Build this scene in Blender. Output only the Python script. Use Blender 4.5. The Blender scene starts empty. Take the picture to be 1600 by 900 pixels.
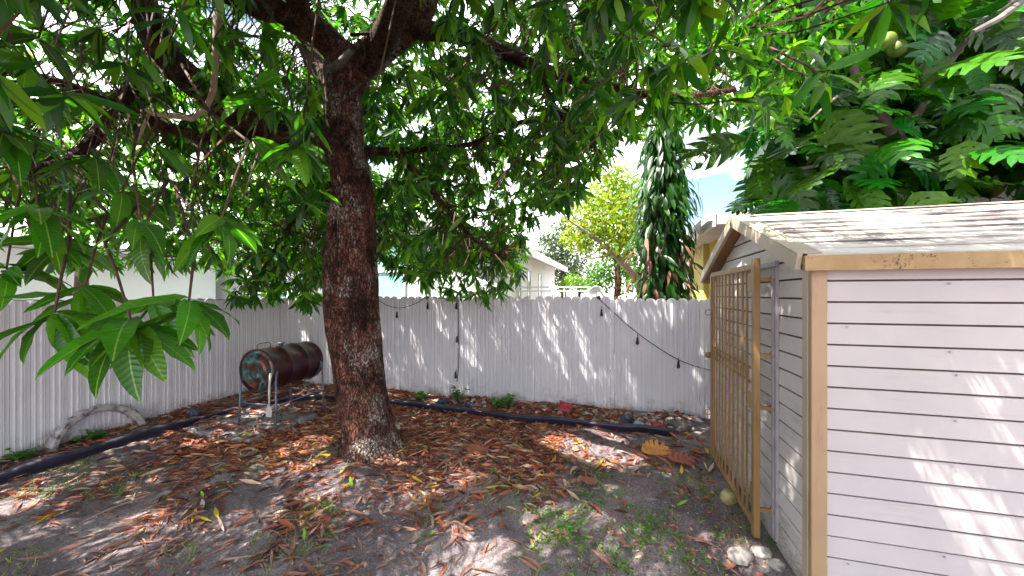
import bpy, bmesh, math, random
import numpy as np
from mathutils import Vector, Matrix

random.seed(7); RNG = np.random.default_rng(11)
S = bpy.context.scene
COL = S.collection
PI = math.pi

# ------------------------------------------------------------------ camera
FPX, HORIZ, EYE, YAW = 580.0, 460.0, 1.83, math.radians(15.9)
cam_d = bpy.data.cameras.new('camera'); cam = bpy.data.objects.new('camera', cam_d); COL.objects.link(cam)
cam_d.sensor_width = 36.0; cam_d.lens = FPX / 1600 * 36.0
cam_d.shift_y = (HORIZ - 450) / 1600
cam_d.clip_start = 0.02; cam_d.clip_end = 2000
cam.location = (0, 0, EYE); cam.rotation_euler = (PI / 2, 0, YAW)
S.camera = cam

# ------------------------------------------------------------------ light
SUN_DIR = Vector((0.36, 0.30, -0.90)).normalized()           # travel direction
sun_d = bpy.data.lights.new('sun', 'SUN'); sun_d.energy = 5.0; sun_d.angle = math.radians(0.5); sun_d.color = (1, 0.95, 0.86)
sun = bpy.data.objects.new('sun', sun_d); COL.objects.link(sun)
sun.rotation_euler = SUN_DIR.to_track_quat('-Z', 'Y').to_euler(); sun.location = (-3, -3, 12)

W = bpy.data.worlds.new('World'); S.world = W; W.use_nodes = True
nt = W.node_tree; nt.nodes.clear()
o_ = nt.nodes.new('ShaderNodeOutputWorld'); bg = nt.nodes.new('ShaderNodeBackground')
sky = nt.nodes.new('ShaderNodeTexSky'); sky.sky_type = 'NISHITA'; sky.sun_disc = False
sky.sun_elevation = math.asin(-SUN_DIR.z); sky.sun_rotation = math.atan2(-SUN_DIR.x, -SUN_DIR.y)
tc = nt.nodes.new('ShaderNodeTexCoord'); mp = nt.nodes.new('ShaderNodeMapping'); mp.inputs['Scale'].default_value = (1, 1, 2.2)
mp.inputs['Location'].default_value = (3.1, 6.2, 0.5)
nz = nt.nodes.new('ShaderNodeTexNoise'); nz.inputs['Scale'].default_value = 1.9; nz.inputs['Detail'].default_value = 7
rp = nt.nodes.new('ShaderNodeValToRGB'); rp.color_ramp.elements[0].position = 0.40; rp.color_ramp.elements[1].position = 0.54
mx = nt.nodes.new('ShaderNodeMix'); mx.data_type = 'RGBA'; mx.inputs['B'].default_value = (13.0, 13.2, 13.8, 1)
L = nt.links.new
L(tc.outputs['Generated'], mp.inputs['Vector']); L(mp.outputs['Vector'], nz.inputs['Vector']); L(nz.outputs['Fac'], rp.inputs['Fac'])
L(rp.outputs['Color'], mx.inputs['Factor']); L(sky.outputs['Color'], mx.inputs['A']); L(mx.outputs['Result'], bg.inputs['Color'])
bg.inputs['Strength'].default_value = 0.085; L(bg.outputs['Background'], o_.inputs['Surface'])

S.view_settings.view_transform = 'Standard'; S.view_settings.look = 'None'
S.view_settings.exposure = 2.05; S.view_settings.gamma = 1.0
S.cycles.max_bounces = 8; S.cycles.transmission_bounces = 6; S.cycles.transparent_max_bounces = 8

# ------------------------------------------------------------------ helpers
FWD = Vector((-math.sin(YAW), math.cos(YAW), 0)); RGT = Vector((math.cos(YAW), math.sin(YAW), 0))
def at(px, py, d):
    "a point of the yard seen at photo pixel (px, py), d metres in front of the eye"
    return Vector((0, 0, EYE)) + FWD * d + RGT * (d * (px - 800) / FPX) + Vector((0, 0, d * (HORIZ - py) / FPX))
def ground_at(px, py, z=0.0):
    return at(px, py, FPX * (EYE - z) / (py - HORIZ))
def project(P):
    P = np.asarray(P, float); q = P - np.array([0, 0, EYE])
    d = q @ np.array(FWD); r = q @ np.array(RGT)
    ds = np.where(np.abs(d) < 1e-3, 1e-3, d)
    return 800 + FPX * r / ds, HORIZ - FPX * q[..., 2] / ds, d

class MB:
    "collects shapes that become ONE mesh object"
    def __init__(s): s.v = []; s.f = []
    def add(s, vs, fs):
        b = len(s.v); s.v += [tuple(v) for v in vs]; s.f += [tuple(i + b for i in f) for f in fs]; return s
    def box(s, x0, x1, y0, y1, z0, z1, M=None):
        vs = [Vector(p) for p in ((x0,y0,z0),(x1,y0,z0),(x1,y1,z0),(x0,y1,z0),(x0,y0,z1),(x1,y0,z1),(x1,y1,z1),(x0,y1,z1))]
        if M is not None: vs = [M @ v for v in vs]
        return s.add(vs, [(0,3,2,1),(4,5,6,7),(0,1,5,4),(1,2,6,5),(2,3,7,6),(3,0,4,7)])
    def tube(s, pts, rad, n=8, noise=0.0, cap=True):
        pts = [Vector(p) for p in pts]; m = len(pts)
        if not hasattr(rad, '__len__'): rad = [rad] * m
        up = None; vs = []; fs = []
        for i, p in enumerate(pts):
            t = (pts[min(i + 1, m - 1)] - pts[max(i - 1, 0)]).normalized()
            if up is None: up = t.orthogonal().normalized()
            up = (up - t * up.dot(t)); up = up.normalized() if up.length > 1e-6 else t.orthogonal().normalized()
            sd = t.cross(up)
            for k in range(n):
                a = 2 * PI * k / n; r = rad[i] * (1 + (random.uniform(-noise, noise) if noise else 0))
                vs.append(p + (up * math.cos(a) + sd * math.sin(a)) * r)
        for i in range(m - 1):
            for k in range(n): fs.append((i*n+k, i*n+(k+1)%n, (i+1)*n+(k+1)%n, (i+1)*n+k))
        if cap: fs.append(tuple(range(n - 1, -1, -1))); fs.append(tuple(range((m-1)*n, m*n)))
        return s.add(vs, fs)
    def prism(s, poly, d0, d1, f):
        "poly of 2-D points, pushed from d0 to d1; f(u, v, d) -> 3-D"
        n = len(poly); vs = [f(u, v, d0) for u, v in poly] + [f(u, v, d1) for u, v in poly]
        return s.add(vs, [tuple(range(n - 1, -1, -1)), tuple(range(n, 2*n))] + [(i, (i+1) % n, n + (i+1) % n, n + i) for i in range(n)])
    def lathe(s, prof, f, n=32):
        "prof of (radius, along); f(a, r, h) -> 3-D"
        m = len(prof); vs = [f(2*PI*k/n, r, h) for r, h in prof for k in range(n)]
        fs = [(i*n+k, i*n+(k+1)%n, (i+1)*n+(k+1)%n, (i+1)*n+k) for i in range(m-1) for k in range(n)]
        return s.add(vs, fs)
    def mesh(s, name, mat, smooth=False, bevel=0.0):
        me = bpy.data.meshes.new(name); me.from_pydata(s.v, [], s.f); me.materials.append(mat)
        bm = bmesh.new(); bm.from_mesh(me)
        bmesh.ops.recalc_face_normals(bm, faces=bm.faces)
        if bevel: bmesh.ops.bevel(bm, geom=list(bm.edges), offset=bevel, segments=1, affect='EDGES', profile=0.5)
        bm.to_mesh(me); bm.free()
        if smooth: me.shade_smooth()
        return me
    def build(s, name, mat, parent=None, smooth=False, bevel=0.0):
        return link(name, s.mesh(name, mat, smooth, bevel), parent)
def link(name, data, parent=None, loc=None, mtx=None):
    o = bpy.data.objects.new(name, data); COL.objects.link(o)
    if parent is not None: o.parent = parent
    if loc is not None: o.location = loc
    if mtx is not None: o.matrix_basis = mtx
    return o
def tag(o, label=None, cat=None, group=None, kind=None):
    if label: o['label'] = label
    if cat: o['category'] = cat
    if group: o['group'] = group
    if kind: o['kind'] = kind
    return o
def thing(name, label, cat, loc=(0, 0, 0), rz=0, group=None):
    o = bpy.data.objects.new(name, None); COL.objects.link(o); o.location = loc; o.rotation_euler = (0, 0, rz)
    o.empty_display_size = 0.2
    return tag(o, label, cat, group)
def frame(origin, y, n):
    "matrix whose Y axis is y and whose Z axis is close to n"
    y = Vector(y).normalized(); x = y.cross(Vector(n))
    x = x.normalized() if x.length > 1e-5 else y.orthogonal().normalized()
    z = x.cross(y)
    return Matrix(((x.x, y.x, z.x, origin[0]), (x.y, y.y, z.y, origin[1]), (x.z, y.z, z.z, origin[2]), (0, 0, 0, 1)))
def smooth_path(pts, per=6):
    "catmull-rom through (Vector, radius)"
    out = []; n = len(pts)
    for i in range(n - 1):
        p0, p1, p2, p3 = pts[max(i-1, 0)], pts[i], pts[i+1], pts[min(i+2, n-1)]
        for k in range(per):
            t = k / per
            f = lambda a, b, c, d: 0.5 * ((2*b) + (c - a)*t + (2*a - 5*b + 4*c - d)*t*t + (-a + 3*b - 3*c + d)*t*t*t)
            out.append((f(p0[0], p1[0], p2[0], p3[0]), f(p0[1], p1[1], p2[1], p3[1])))
    out.append(pts[-1]); return out

# ------------------------------------------------------------------ materials
def new_mat(name):
    m = bpy.data.materials.new(name); m.use_nodes = True; nt = m.node_tree
    return m, nt, nt.nodes['Principled BSDF'], nt.nodes['Material Output']
def ramp(nt, stops):
    r = nt.nodes.new('ShaderNodeValToRGB'); e = r.color_ramp.elements
    while len(e) < len(stops): e.new(0.5)
    for i, (p, c) in enumerate(stops):
        e[i].position = p; e[i].color = (*c, 1) if len(c) == 3 else c
    return r
def noise(nt, scale, detail=4, rough=0.55, vec=None, dist=0.0):
    n = nt.nodes.new('ShaderNodeTexNoise'); n.inputs['Scale'].default_value = scale; n.inputs['Detail'].default_value = detail
    n.inputs['Roughness'].default_value = rough; n.inputs['Distortion'].default_value = dist
    if vec is not None: nt.links.new(vec, n.inputs['Vector'])
    return n
def objco(nt, scale=(1, 1, 1), world=True):
    if world:
        g = nt.nodes.new('ShaderNodeNewGeometry'); out = g.outputs['Position']
    else:
        g = nt.nodes.new('ShaderNodeTexCoord'); out = g.outputs['Object']
    m = nt.nodes.new('ShaderNodeMapping'); m.inputs['Scale'].default_value = scale
    nt.links.new(out, m.inputs['Vector']); return m.outputs['Vector']
def mixc(nt, fac, a, b, mode='MIX'):
    m = nt.nodes.new('ShaderNodeMix'); m.data_type = 'RGBA'; m.blend_type = mode
    for s, v in (('Factor', fac), ('A', a), ('B', b)):
        if isinstance(v, (tuple, list)): m.inputs[s].default_value = (*v, 1) if len(v) == 3 else v
        elif isinstance(v, (int, float)): m.inputs[s].default_value = v
        else: nt.links.new(v, m.inputs[s])
    return m.outputs['Result']
def bump(nt, bs, h, strength, dist=0.01):
    b = nt.nodes.new('ShaderNodeBump'); b.inputs['Strength'].default_value = strength; b.inputs['Distance'].default_value = dist
    nt.links.new(h, b.inputs['Height']); nt.links.new(b.outputs['Normal'], bs.inputs['Normal'])
def plain(name, stops, scale=8, rough=0.6, bstr=0.2, bscale=60, metal=0.0, vscale=(1, 1, 1), world=True, spec=0.5, detail=5):
    m, nt, bs, out = new_mat(name); v = objco(nt, vscale, world)
    n = noise(nt, scale, detail, 0.6, v); r = ramp(nt, stops); nt.links.new(n.outputs['Fac'], r.inputs['Fac'])
    nt.links.new(r.outputs['Color'], bs.inputs['Base Color'])
    bs.inputs['Roughness'].default_value = rough; bs.inputs['Metallic'].default_value = metal; bs.inputs['Specular IOR Level'].default_value = spec
    if bstr: n2 = noise(nt, bscale, 4, 0.6, v); bump(nt, bs, n2.outputs['Fac'], bstr, 0.004)
    return m
def leaf_mat(name, col=None, attr=False, trans=(2.2, 2.6, 0.8), tmix=0.35, rough=0.35, hue=0.02, val=0.35, rib=False, spec=0.5):
    m, nt, bs, out = new_mat(name)
    if attr:
        a = nt.nodes.new('ShaderNodeAttribute'); a.attribute_name = 'Col'; c = a.outputs['Color']
    else:
        oi = nt.nodes.new('ShaderNodeObjectInfo'); hs = nt.nodes.new('ShaderNodeHueSaturation')
        hs.inputs['Color'].default_value = (*col, 1)
        mr = nt.nodes.new('ShaderNodeMapRange'); mr.inputs['To Min'].default_value = 1 - val; mr.inputs['To Max'].default_value = 1 + val * 1.5
        nt.links.new(oi.outputs['Random'], mr.inputs['Value']); nt.links.new(mr.outputs['Result'], hs.inputs['Value'])
        mh = nt.nodes.new('ShaderNodeMapRange'); mh.inputs['To Min'].default_value = 0.5 + hue; mh.inputs['To Max'].default_value = 0.5 - hue
        w = nt.nodes.new('ShaderNodeMath'); w.operation = 'MULTIPLY'; w.inputs[1].default_value = 7.31
        w2 = nt.nodes.new('ShaderNodeMath'); w2.operation = 'FRACT'
        nt.links.new(oi.outputs['Random'], w.inputs[0]); nt.links.new(w.outputs[0], w2.inputs[0]); nt.links.new(w2.outputs[0], mh.inputs['Value'])
        nt.links.new(mh.outputs['Result'], hs.inputs['Hue']); c = hs.outputs['Color']
        v = objco(nt, (1, 1, 1), False); n = noise(nt, 14, 4, 0.6, v); rr = ramp(nt, [(0.3, (0.72, 0.75, 0.7)), (0.7, (1.25, 1.2, 1.1))])
        nt.links.new(n.outputs['Fac'], rr.inputs['Fac']); c = mixc(nt, 1.0, c, rr.outputs['Color'], 'MULTIPLY')
        if rib:
            sx = nt.nodes.new('ShaderNodeSeparateXYZ'); nt.links.new(v, sx.inputs[0])
            ab = nt.nodes.new('ShaderNodeMath'); ab.operation = 'ABSOLUTE'; nt.links.new(sx.outputs['X'], ab.inputs[0])
            # pale midrib
            lt = nt.nodes.new('ShaderNodeMath'); lt.operation = 'LESS_THAN'; lt.inputs[1].default_value = 0.0016; nt.links.new(ab.outputs[0], lt.inputs[0])
            # side veins
            k = nt.nodes.new('ShaderNodeMath'); k.operation = 'MULTIPLY_ADD'; k.inputs[1].default_value = -0.7
            nt.links.new(ab.outputs[0], k.inputs[0]); nt.links.new(sx.outputs['Y'], k.inputs[2])
            sn = nt.nodes.new('ShaderNodeMath'); sn.operation = 'MULTIPLY'; sn.inputs[1].default_value = 420; nt.links.new(k.outputs[0], sn.inputs[0])
            s2 = nt.nodes.new('ShaderNodeMath'); s2.operation = 'SINE'; nt.links.new(sn.outputs[0], s2.inputs[0])
            vr = nt.nodes.new('ShaderNodeMapRange'); vr.inputs['From Min'].default_value = 0.6; vr.inputs['To Max'].default_value = 0.35
            nt.links.new(s2.outputs[0], vr.inputs['Value'])
            c = mixc(nt, vr.outputs['Result'], c, (0.06, 0.16, 0.016)); c = mixc(nt, lt.outputs[0], c, (0.18, 0.28, 0.06))
            bump(nt, bs, s2.outputs[0], 0.35, 0.002)
    nt.links.new(c, bs.inputs['Base Color']); bs.inputs['Roughness'].default_value = rough; bs.inputs['Specular IOR Level'].default_value = spec
    tr = nt.nodes.new('ShaderNodeBsdfTranslucent'); nt.links.new(mixc(nt, 1.0, c, trans, 'MULTIPLY'), tr.inputs['Color'])
    ms = nt.nodes.new('ShaderNodeMixShader'); ms.inputs['Fac'].default_value = tmix
    nt.links.new(bs.outputs['BSDF'], ms.inputs[1]); nt.links.new(tr.outputs['BSDF'], ms.inputs[2]); nt.links.new(ms.outputs['Shader'], out.inputs['Surface'])
    return m

def bark_mat(name, dark, mid, light, patch, scale=1.0):
    m, nt, bs, out = new_mat(name); v = objco(nt, (1, 1, 0.45)); 
    vo = nt.nodes.new('ShaderNodeTexVoronoi'); vo.inputs['Scale'].default_value = 34 * scale; vo.feature = 'DISTANCE_TO_EDGE'
    nd = noise(nt, 9 * scale, 3, 0.6, v); wv = mixc(nt, 0.12, v, nd.outputs['Color'], 'ADD'); nt.links.new(wv, vo.inputs['Vector'])
    n1 = noise(nt, 22 * scale, 8, 0.7, v); r1 = ramp(nt, [(0.30, dark), (0.5, mid), (0.68, light)]); nt.links.new(n1.outputs['Fac'], r1.inputs['Fac'])
    v2 = objco(nt, (1, 1, 0.8)); n2 = noise(nt, 2.6 * scale, 9, 0.72, v2); r2 = ramp(nt, [(0.50, (0, 0, 0)), (0.60, (1, 1, 1))]); nt.links.new(n2.outputs['Fac'], r2.inputs['Fac'])
    n3 = noise(nt, 38 * scale, 4, 0.7, v2); r3 = ramp(nt, [(0.42, (0, 0, 0)), (0.58, (1, 1, 1))]); nt.links.new(n3.outputs['Fac'], r3.inputs['Fac'])
    pf = mixc(nt, 1.0, r2.outputs['Color'], r3.outputs['Color'], 'MULTIPLY')
    crk = ramp(nt, [(0.0, (0.25, 0.25, 0.25)), (0.18, (1, 1, 1))]); nt.links.new(vo.outputs['Distance'], crk.inputs['Fac'])
    n5 = noise(nt, 3.4*scale, 6, .7, v2); r5 = ramp(nt, [(.40, (.28, .25, .24)), (.56, (1, 1, 1))]); nt.links.new(n5.outputs['Fac'], r5.inputs['Fac'])
    c = mixc(nt, 1.0, r1.outputs['Color'], r5.outputs['Color'], 'MULTIPLY'); c = mixc(nt, pf, c, patch); c = mixc(nt, 1.0, c, crk.outputs['Color'], 'MULTIPLY')
    nt.links.new(c, bs.inputs['Base Color']); bs.inputs['Roughness'].default_value = 0.85; bs.inputs['Specular IOR Level'].default_value = 0.25
    h = mixc(nt, 0.5, crk.outputs['Color'], n1.outputs['Color'], 'ADD'); bump(nt, bs, h, 1.0, 0.02)
    return m

def painted(name, base, tint, grime, gfac=(0.55, 0.75), lowgrime=None, rough=0.45, streak=(6, 6, 0.7)):
    m, nt, bs, out = new_mat(name); v = objco(nt, (1, 1, 1))
    n = noise(nt, 1.7, 5, 0.6, v); r = ramp(nt, [(0.35, base), (0.65, tint)]); nt.links.new(n.outputs['Fac'], r.inputs['Fac'])
    v2 = objco(nt, streak); n2 = noise(nt, 2.2, 8, 0.7, v2); r2 = ramp(nt, [(gfac[0], (0, 0, 0)), (gfac[1], (1, 1, 1))]); nt.links.new(n2.outputs['Fac'], r2.inputs['Fac'])
    c = mixc(nt, r2.outputs['Color'], r.outputs['Color'], grime)
    if lowgrime:                                                    # splash mildew along the foot
        g = nt.nodes.new('ShaderNodeNewGeometry'); sp = nt.nodes.new('ShaderNodeSeparateXYZ'); nt.links.new(g.outputs['Position'], sp.inputs[0])
        nn = noise(nt, 5, 7, 0.7, v); ma = nt.nodes.new('ShaderNodeMath'); ma.operation = 'MULTIPLY_ADD'; ma.inputs[1].default_value = -1.0
        nt.links.new(sp.outputs['Z'], ma.inputs[0]); nt.links.new(nn.outputs['Fac'], ma.inputs[2])
        rr = ramp(nt, [(0.28, (0, 0, 0)), (0.52, (1, 1, 1))]); nt.links.new(ma.outputs[0], rr.inputs['Fac'])
        n4 = noise(nt, 30, 5, 0.7, v2); r4 = ramp(nt, [(0.4, (0.1, 0.1, 0.1)), (0.62, (1, 1, 1))]); nt.links.new(n4.outputs['Fac'], r4.inputs['Fac'])
        c = mixc(nt, mixc(nt, 1.0, rr.outputs['Color'], r4.outputs['Color'], 'MULTIPLY'), c, lowgrime)
    nt.links.new(c, bs.inputs['Base Color']); bs.inputs['Roughness'].default_value = rough
    n3 = noise(nt, 45, 3, 0.5, v); bump(nt, bs, n3.outputs['Fac'], 0.08, 0.004)
    return m

M = {}
M['fence'] = painted('white_fence_paint', (0.68, 0.645, 0.685), (0.75, 0.715, 0.745), (0.52, 0.47, 0.49), (0.58, 0.82), (0.20, 0.12, 0.10), 0.35)
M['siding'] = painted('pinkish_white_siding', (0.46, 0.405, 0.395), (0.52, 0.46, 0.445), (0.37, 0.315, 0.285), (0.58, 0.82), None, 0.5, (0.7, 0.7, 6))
M['gable_siding'] = painted('grey_white_siding', (0.60, 0.56, 0.56), (0.68, 0.63, 0.62), (0.36, 0.31, 0.29), (0.52, 0.8), (0.22, 0.17, 0.14), 0.55, (0.9, 0.9, 3))
M['tan'] = painted('tan_trim_paint', (0.36, 0.225, 0.12), (0.42, 0.27, 0.15), (0.24, 0.14, 0.08), (0.55, 0.78))
M['taupe'] = painted('taupe_trim_paint', (0.42, 0.33, 0.25), (0.50, 0.41, 0.32), (0.28, 0.2, 0.14), (0.56, 0.8))
M['gate'] = painted('tan_gate_paint', (0.28, 0.155, 0.055), (0.34, 0.20, 0.08), (0.15, 0.065, 0.03), (0.55, 0.75), None, 0.4)
M['soffit'] = plain('brown_soffit', [(0.3, (0.24, 0.13, 0.06)), (0.7, (0.33, 0.19, 0.09))], 6)
M['jamb'] = plain('purple_grey_aluminium', [(0.3, (0.30, 0.26, 0.30)), (0.7, (0.45, 0.41, 0.43))], 9, 0.4)
M['dark'] = plain('joint_shade_brown', [(0.3, (0.10, 0.065, 0.055)), (0.7, (0.17, 0.12, 0.10))], 6, 0.9)  # shade and dirt of the siding joints put into this brown
def fascia_mat():
    m, nt, bs, out = new_mat('peeling_tan_fascia'); v = objco(nt, (1, 1, 1))
    n = noise(nt, 6, 6, 0.65, v); r = ramp(nt, [(0.35, (0.33, 0.20, 0.085)), (0.65, (0.42, 0.28, 0.13))]); nt.links.new(n.outputs['Fac'], r.inputs['Fac'])
    g = nt.nodes.new('ShaderNodeNewGeometry'); sp = nt.nodes.new('ShaderNodeSeparateXYZ'); nt.links.new(g.outputs['Position'], sp.inputs[0])
    n1 = noise(nt, 3.2, 6, 0.62, v); a = nt.nodes.new('ShaderNodeMath'); a.operation = 'MULTIPLY_ADD'; a.inputs[1].default_value = 0.11
    nt.links.new(sp.outputs['X'], a.inputs[0]); nt.links.new(n1.outputs['Fac'], a.inputs[2])
    n2 = noise(nt, 55, 6, 0.75, v); b = nt.nodes.new('ShaderNodeMath'); b.operation = 'MULTIPLY'
    nt.links.new(a.outputs[0], b.inputs[0]); nt.links.new(n2.outputs['Fac'], b.inputs[1])
    rr = ramp(nt, [(0.40, (0, 0, 0)), (0.45, (1, 1, 1))]); nt.links.new(b.outputs[0], rr.inputs['Fac'])
    c = mixc(nt, rr.outputs['Color'], r.outputs['Color'], (0.09, 0.055, 0.03))
    nt.links.new(c, bs.inputs['Base Color']); bs.inputs['Roughness'].default_value = 0.7; bump(nt, bs, n2.outputs['Fac'], 0.4, 0.004); return m
M['fascia'] = fascia_mat()
def roof_mat():
    m, nt, bs, out = new_mat('worn_white_roof_coating'); v = objco(nt, (0.45, 22, 22)); n = noise(nt, 2.4, 9, 0.75, v)
    v2 = objco(nt, (1, 1, 1)); nb = noise(nt, 1.4, 4, 0.6, v2); s = nt.nodes.new('ShaderNodeMath'); s.operation = 'MULTIPLY_ADD'; s.inputs[1].default_value = 0.55
    nt.links.new(nb.outputs['Fac'], s.inputs[0]); nt.links.new(n.outputs['Fac'], s.inputs[2])
    r = ramp(nt, [(0.72, (0.64, 0.59, 0.54)), (0.80, (0.46, 0.40, 0.36)), (0.88, (0.10, 0.08, 0.08))]); nt.links.new(s.outputs[0], r.inputs['Fac'])
    nt.links.new(r.outputs['Color'], bs.inputs['Base Color']); bs.inputs['Roughness'].default_value = 0.75; bump(nt, bs, n.outputs['Fac'], 0.4, 0.006); return m
M['roof'] = roof_mat()
M['bark'] = bark_mat('mango_bark', (0.02, 0.010, 0.008), (0.16, 0.062, 0.042), (0.34, 0.155, 0.10), (0.46, 0.40, 0.35))
M['limb'] = bark_mat('mango_limb_bark', (0.015, 0.009, 0.007), (0.10, 0.038, 0.02), (0.24, 0.10, 0.05), (0.22, 0.13, 0.08), 1.5)
M['twig'] = plain('twig_bark', [(0.3, (0.035, 0.016, 0.009)), (0.7, (0.10, 0.04, 0.022))], 12, 0.8)
M['pale_twig'] = plain('pale_twig_bark', [(0.3, (0.25, 0.17, 0.12)), (0.7, (0.46, 0.36, 0.27))], 12, 0.8)
M['grey_bark'] = plain('grey_bark', [(0.3, (0.05, 0.04, 0.035)), (0.7, (0.20, 0.17, 0.15))], 9, 0.85, 0.5, 30)
M['crown'] = leaf_mat('mango_crown_leaf', attr=True, tmix=0.42)
M['leaf'] = leaf_mat('mango_leaf', (0.045, 0.15, 0.008), tmix=0.36, rough=0.3, rib=True, val=0.4)
M['bread'] = leaf_mat('breadfruit_leaf', (0.018, 0.080, 0.004), trans=(2.6, 2.4, 0.5), tmix=0.22, rough=0.24, spec=0.22, val=0.6, hue=0.03)
M['column'] = leaf_mat('column_leaf', (0.018, 0.07, 0.008), tmix=0.25, rough=0.34, val=0.45, spec=0.3)
M['deadleaf'] = leaf_mat('dead_column_leaf', (0.24, 0.12, 0.085), trans=(1, 0.8, 0.6), tmix=0.2, rough=0.7, hue=0.0)
M['litter'] = leaf_mat('leaf_litter', attr=True, trans=(1, 0.8, 0.6), tmix=0.15, rough=0.7)
def dry_mat():
    m, nt, bs, out = new_mat('dry_leaf'); oi = nt.nodes.new('ShaderNodeObjectInfo')
    r = ramp(nt, [(0, (.27, .115, .08)), (.2, (.36, .18, .13)), (.4, (.17, .07, .055)), (.6, (.42, .27, .21)), (.8, (.24, .13, .11)), (1, (.34, .12, .06))]); nt.links.new(oi.outputs['Random'], r.inputs['Fac'])
    v = objco(nt, (1, 1, 1), False); n = noise(nt, 40, 5, .7, v); r2 = ramp(nt, [(.3, (.55, .55, .55)), (.7, (1.25, 1.2, 1.2))]); nt.links.new(n.outputs['Fac'], r2.inputs['Fac'])
    nt.links.new(mixc(nt, 1.0, r.outputs['Color'], r2.outputs['Color'], 'MULTIPLY'), bs.inputs['Base Color']); bs.inputs['Roughness'].default_value = .75; bump(nt, bs, n.outputs['Fac'], .5, .004); return m
M['dry'] = dry_mat()
M['yellow'] = leaf_mat('yellow_leaf', (0.62, 0.42, 0.02), trans=(1, 0.9, 0.5), tmix=0.2, rough=0.5, hue=0.02, val=0.2)
M['orange'] = leaf_mat('orange_leaf', (0.58, 0.26, 0.05), trans=(1, 0.8, 0.5), tmix=0.2, rough=0.6, hue=0.01, val=0.2)
M['redbrown'] = leaf_mat('redbrown_leaf', (0.36, 0.11, 0.06), trans=(1, 0.8, 0.5), tmix=0.15, rough=0.6, hue=0.01, val=0.2)
M['green'] = leaf_mat('fresh_green_leaf', (0.16, 0.38, 0.04), tmix=0.25, rough=0.4, val=0.2)
M['weed'] = leaf_mat('weed_leaf', attr=True, tmix=0.3, rough=0.45)
M['edging'] = plain('black_edging', [(0.3, (0.015, 0.013, 0.03)), (0.7, (0.04, 0.035, 0.06))], 5, 0.45, 0.3, 40)
M['paver'] = plain('grey_paver', [(0.3, (0.12, 0.115, 0.125)), (0.5, (0.24, 0.23, 0.245)), (0.7, (0.35, 0.34, 0.36))], 5, 0.85, 0.4, 50)
M['tyre'] = plain('white_painted_tyre', [(0.38, (0.14, 0.10, 0.10)), (0.44, (0.34, 0.29, 0.29)), (0.6, (0.46, 0.42, 0.42))], 12, 0.7, 0.5, 40)
M['stone'] = plain('pale_stone', [(0.3, (0.20, 0.17, 0.15)), (0.5, (0.38, 0.34, 0.31)), (0.7, (0.55, 0.51, 0.48))], 22, 0.8, 0.5, 60)
M['ball'] = plain('yellow_green_fruit', [(0.35, (0.20, 0.17, 0.06)), (0.65, (0.42, 0.36, 0.17))], 12, 0.6, 0.4, 70)
M['wire'] = plain('black_cable', [(0.3, (0.01, 0.01, 0.012)), (0.7, (0.02, 0.02, 0.022))], 9, 0.5, 0)
M['bulb'] = plain('smoked_bulb_glass', [(0.3, (0.015, 0.015, 0.018)), (0.7, (0.03, 0.03, 0.035))], 9, 0.12, 0)
M['steel'] = plain('grey_blue_steel', [(0.3, (0.10, 0.11, 0.16)), (0.7, (0.24, 0.25, 0.32))], 14, 0.5, 0.2, 60, 0.3)
def drum_mat(name, stops, rough, metal):
    m, nt, bs, out = new_mat(name); v = objco(nt, (1, 1, 1)); n = noise(nt, 5, 8, 0.65, v, 0.6); r = ramp(nt, stops); nt.links.new(n.outputs['Fac'], r.inputs['Fac'])
    nt.links.new(r.outputs['Color'], bs.inputs['Base Color']); bs.inputs['Roughness'].default_value = rough; bs.inputs['Metallic'].default_value = metal
    n2 = noise(nt, 40, 5, 0.6, v); bump(nt, bs, n2.outputs['Fac'], 0.15, 0.004); return m
M['drum'] = drum_mat('rusty_drum_paint', [(0.3, (0.012, 0.006, 0.012)), (0.5, (0.05, 0.008, 0.011)), (0.66, (0.085, 0.018, 0.016)), (0.78, (0.03, 0.03, 0.05))], 0.38, 0.2)
M['lid'] = drum_mat('burnt_drum_lid', [(0.30, (0.03, 0.02, 0.03)), (0.40, (0.16, 0.04, 0.03)), (0.50, (0.05, 0.08, 0.07)), (0.58, (0.10, 0.22, 0.20)), (0.66, (0.45, 0.40, 0.22)), (0.74, (0.03, 0.06, 0.09))], 0.22, 0.65)
M['wood'] = plain('bleached_wood', [(0.3, (0.42, 0.38, 0.36)), (0.7, (0.66, 0.62, 0.58))], 12, 0.7, 0.3, 50)
M['white_wall'] = plain('white_stucco', [(0.3, (0.76, 0.77, 0.80)), (0.7, (0.82, 0.82, 0.84))], 3, 0.8, 0.2, 80)
M['white_trim'] = plain('white_trim', [(0.3, (0.78, 0.78, 0.78)), (0.7, (0.84, 0.84, 0.84))], 3, 0.5, 0)
M['yellow_wall'] = plain('yellow_stucco', [(0.3, (0.52, 0.37, 0.05)), (0.7, (0.58, 0.43, 0.08))], 2, 0.85, 0.2, 60)
M['cream_wall'] = plain('cream_stucco', [(0.3, (0.50, 0.40, 0.12)), (0.7, (0.56, 0.46, 0.16))], 2, 0.85, 0.2, 60)
M['roof_grey'] = plain('pale_grey_roof', [(0.3, (0.50, 0.49, 0.48)), (0.7, (0.64, 0.63, 0.62))], 5, 0.8, 0.3, 30)
M['glass'] = plain('teal_window_glass', [(0.35, (0.22, 0.50, 0.47)), (0.65, (0.34, 0.62, 0.58))], 0.8, 0.08, 0)
M['reflected_green'] = plain('green_reflection_glass', [(0.35, (0.10, 0.16, 0.06)), (0.65, (0.25, 0.33, 0.12))], 2.5, 0.08, 0)  # green reflections painted into the pane colour
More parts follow.
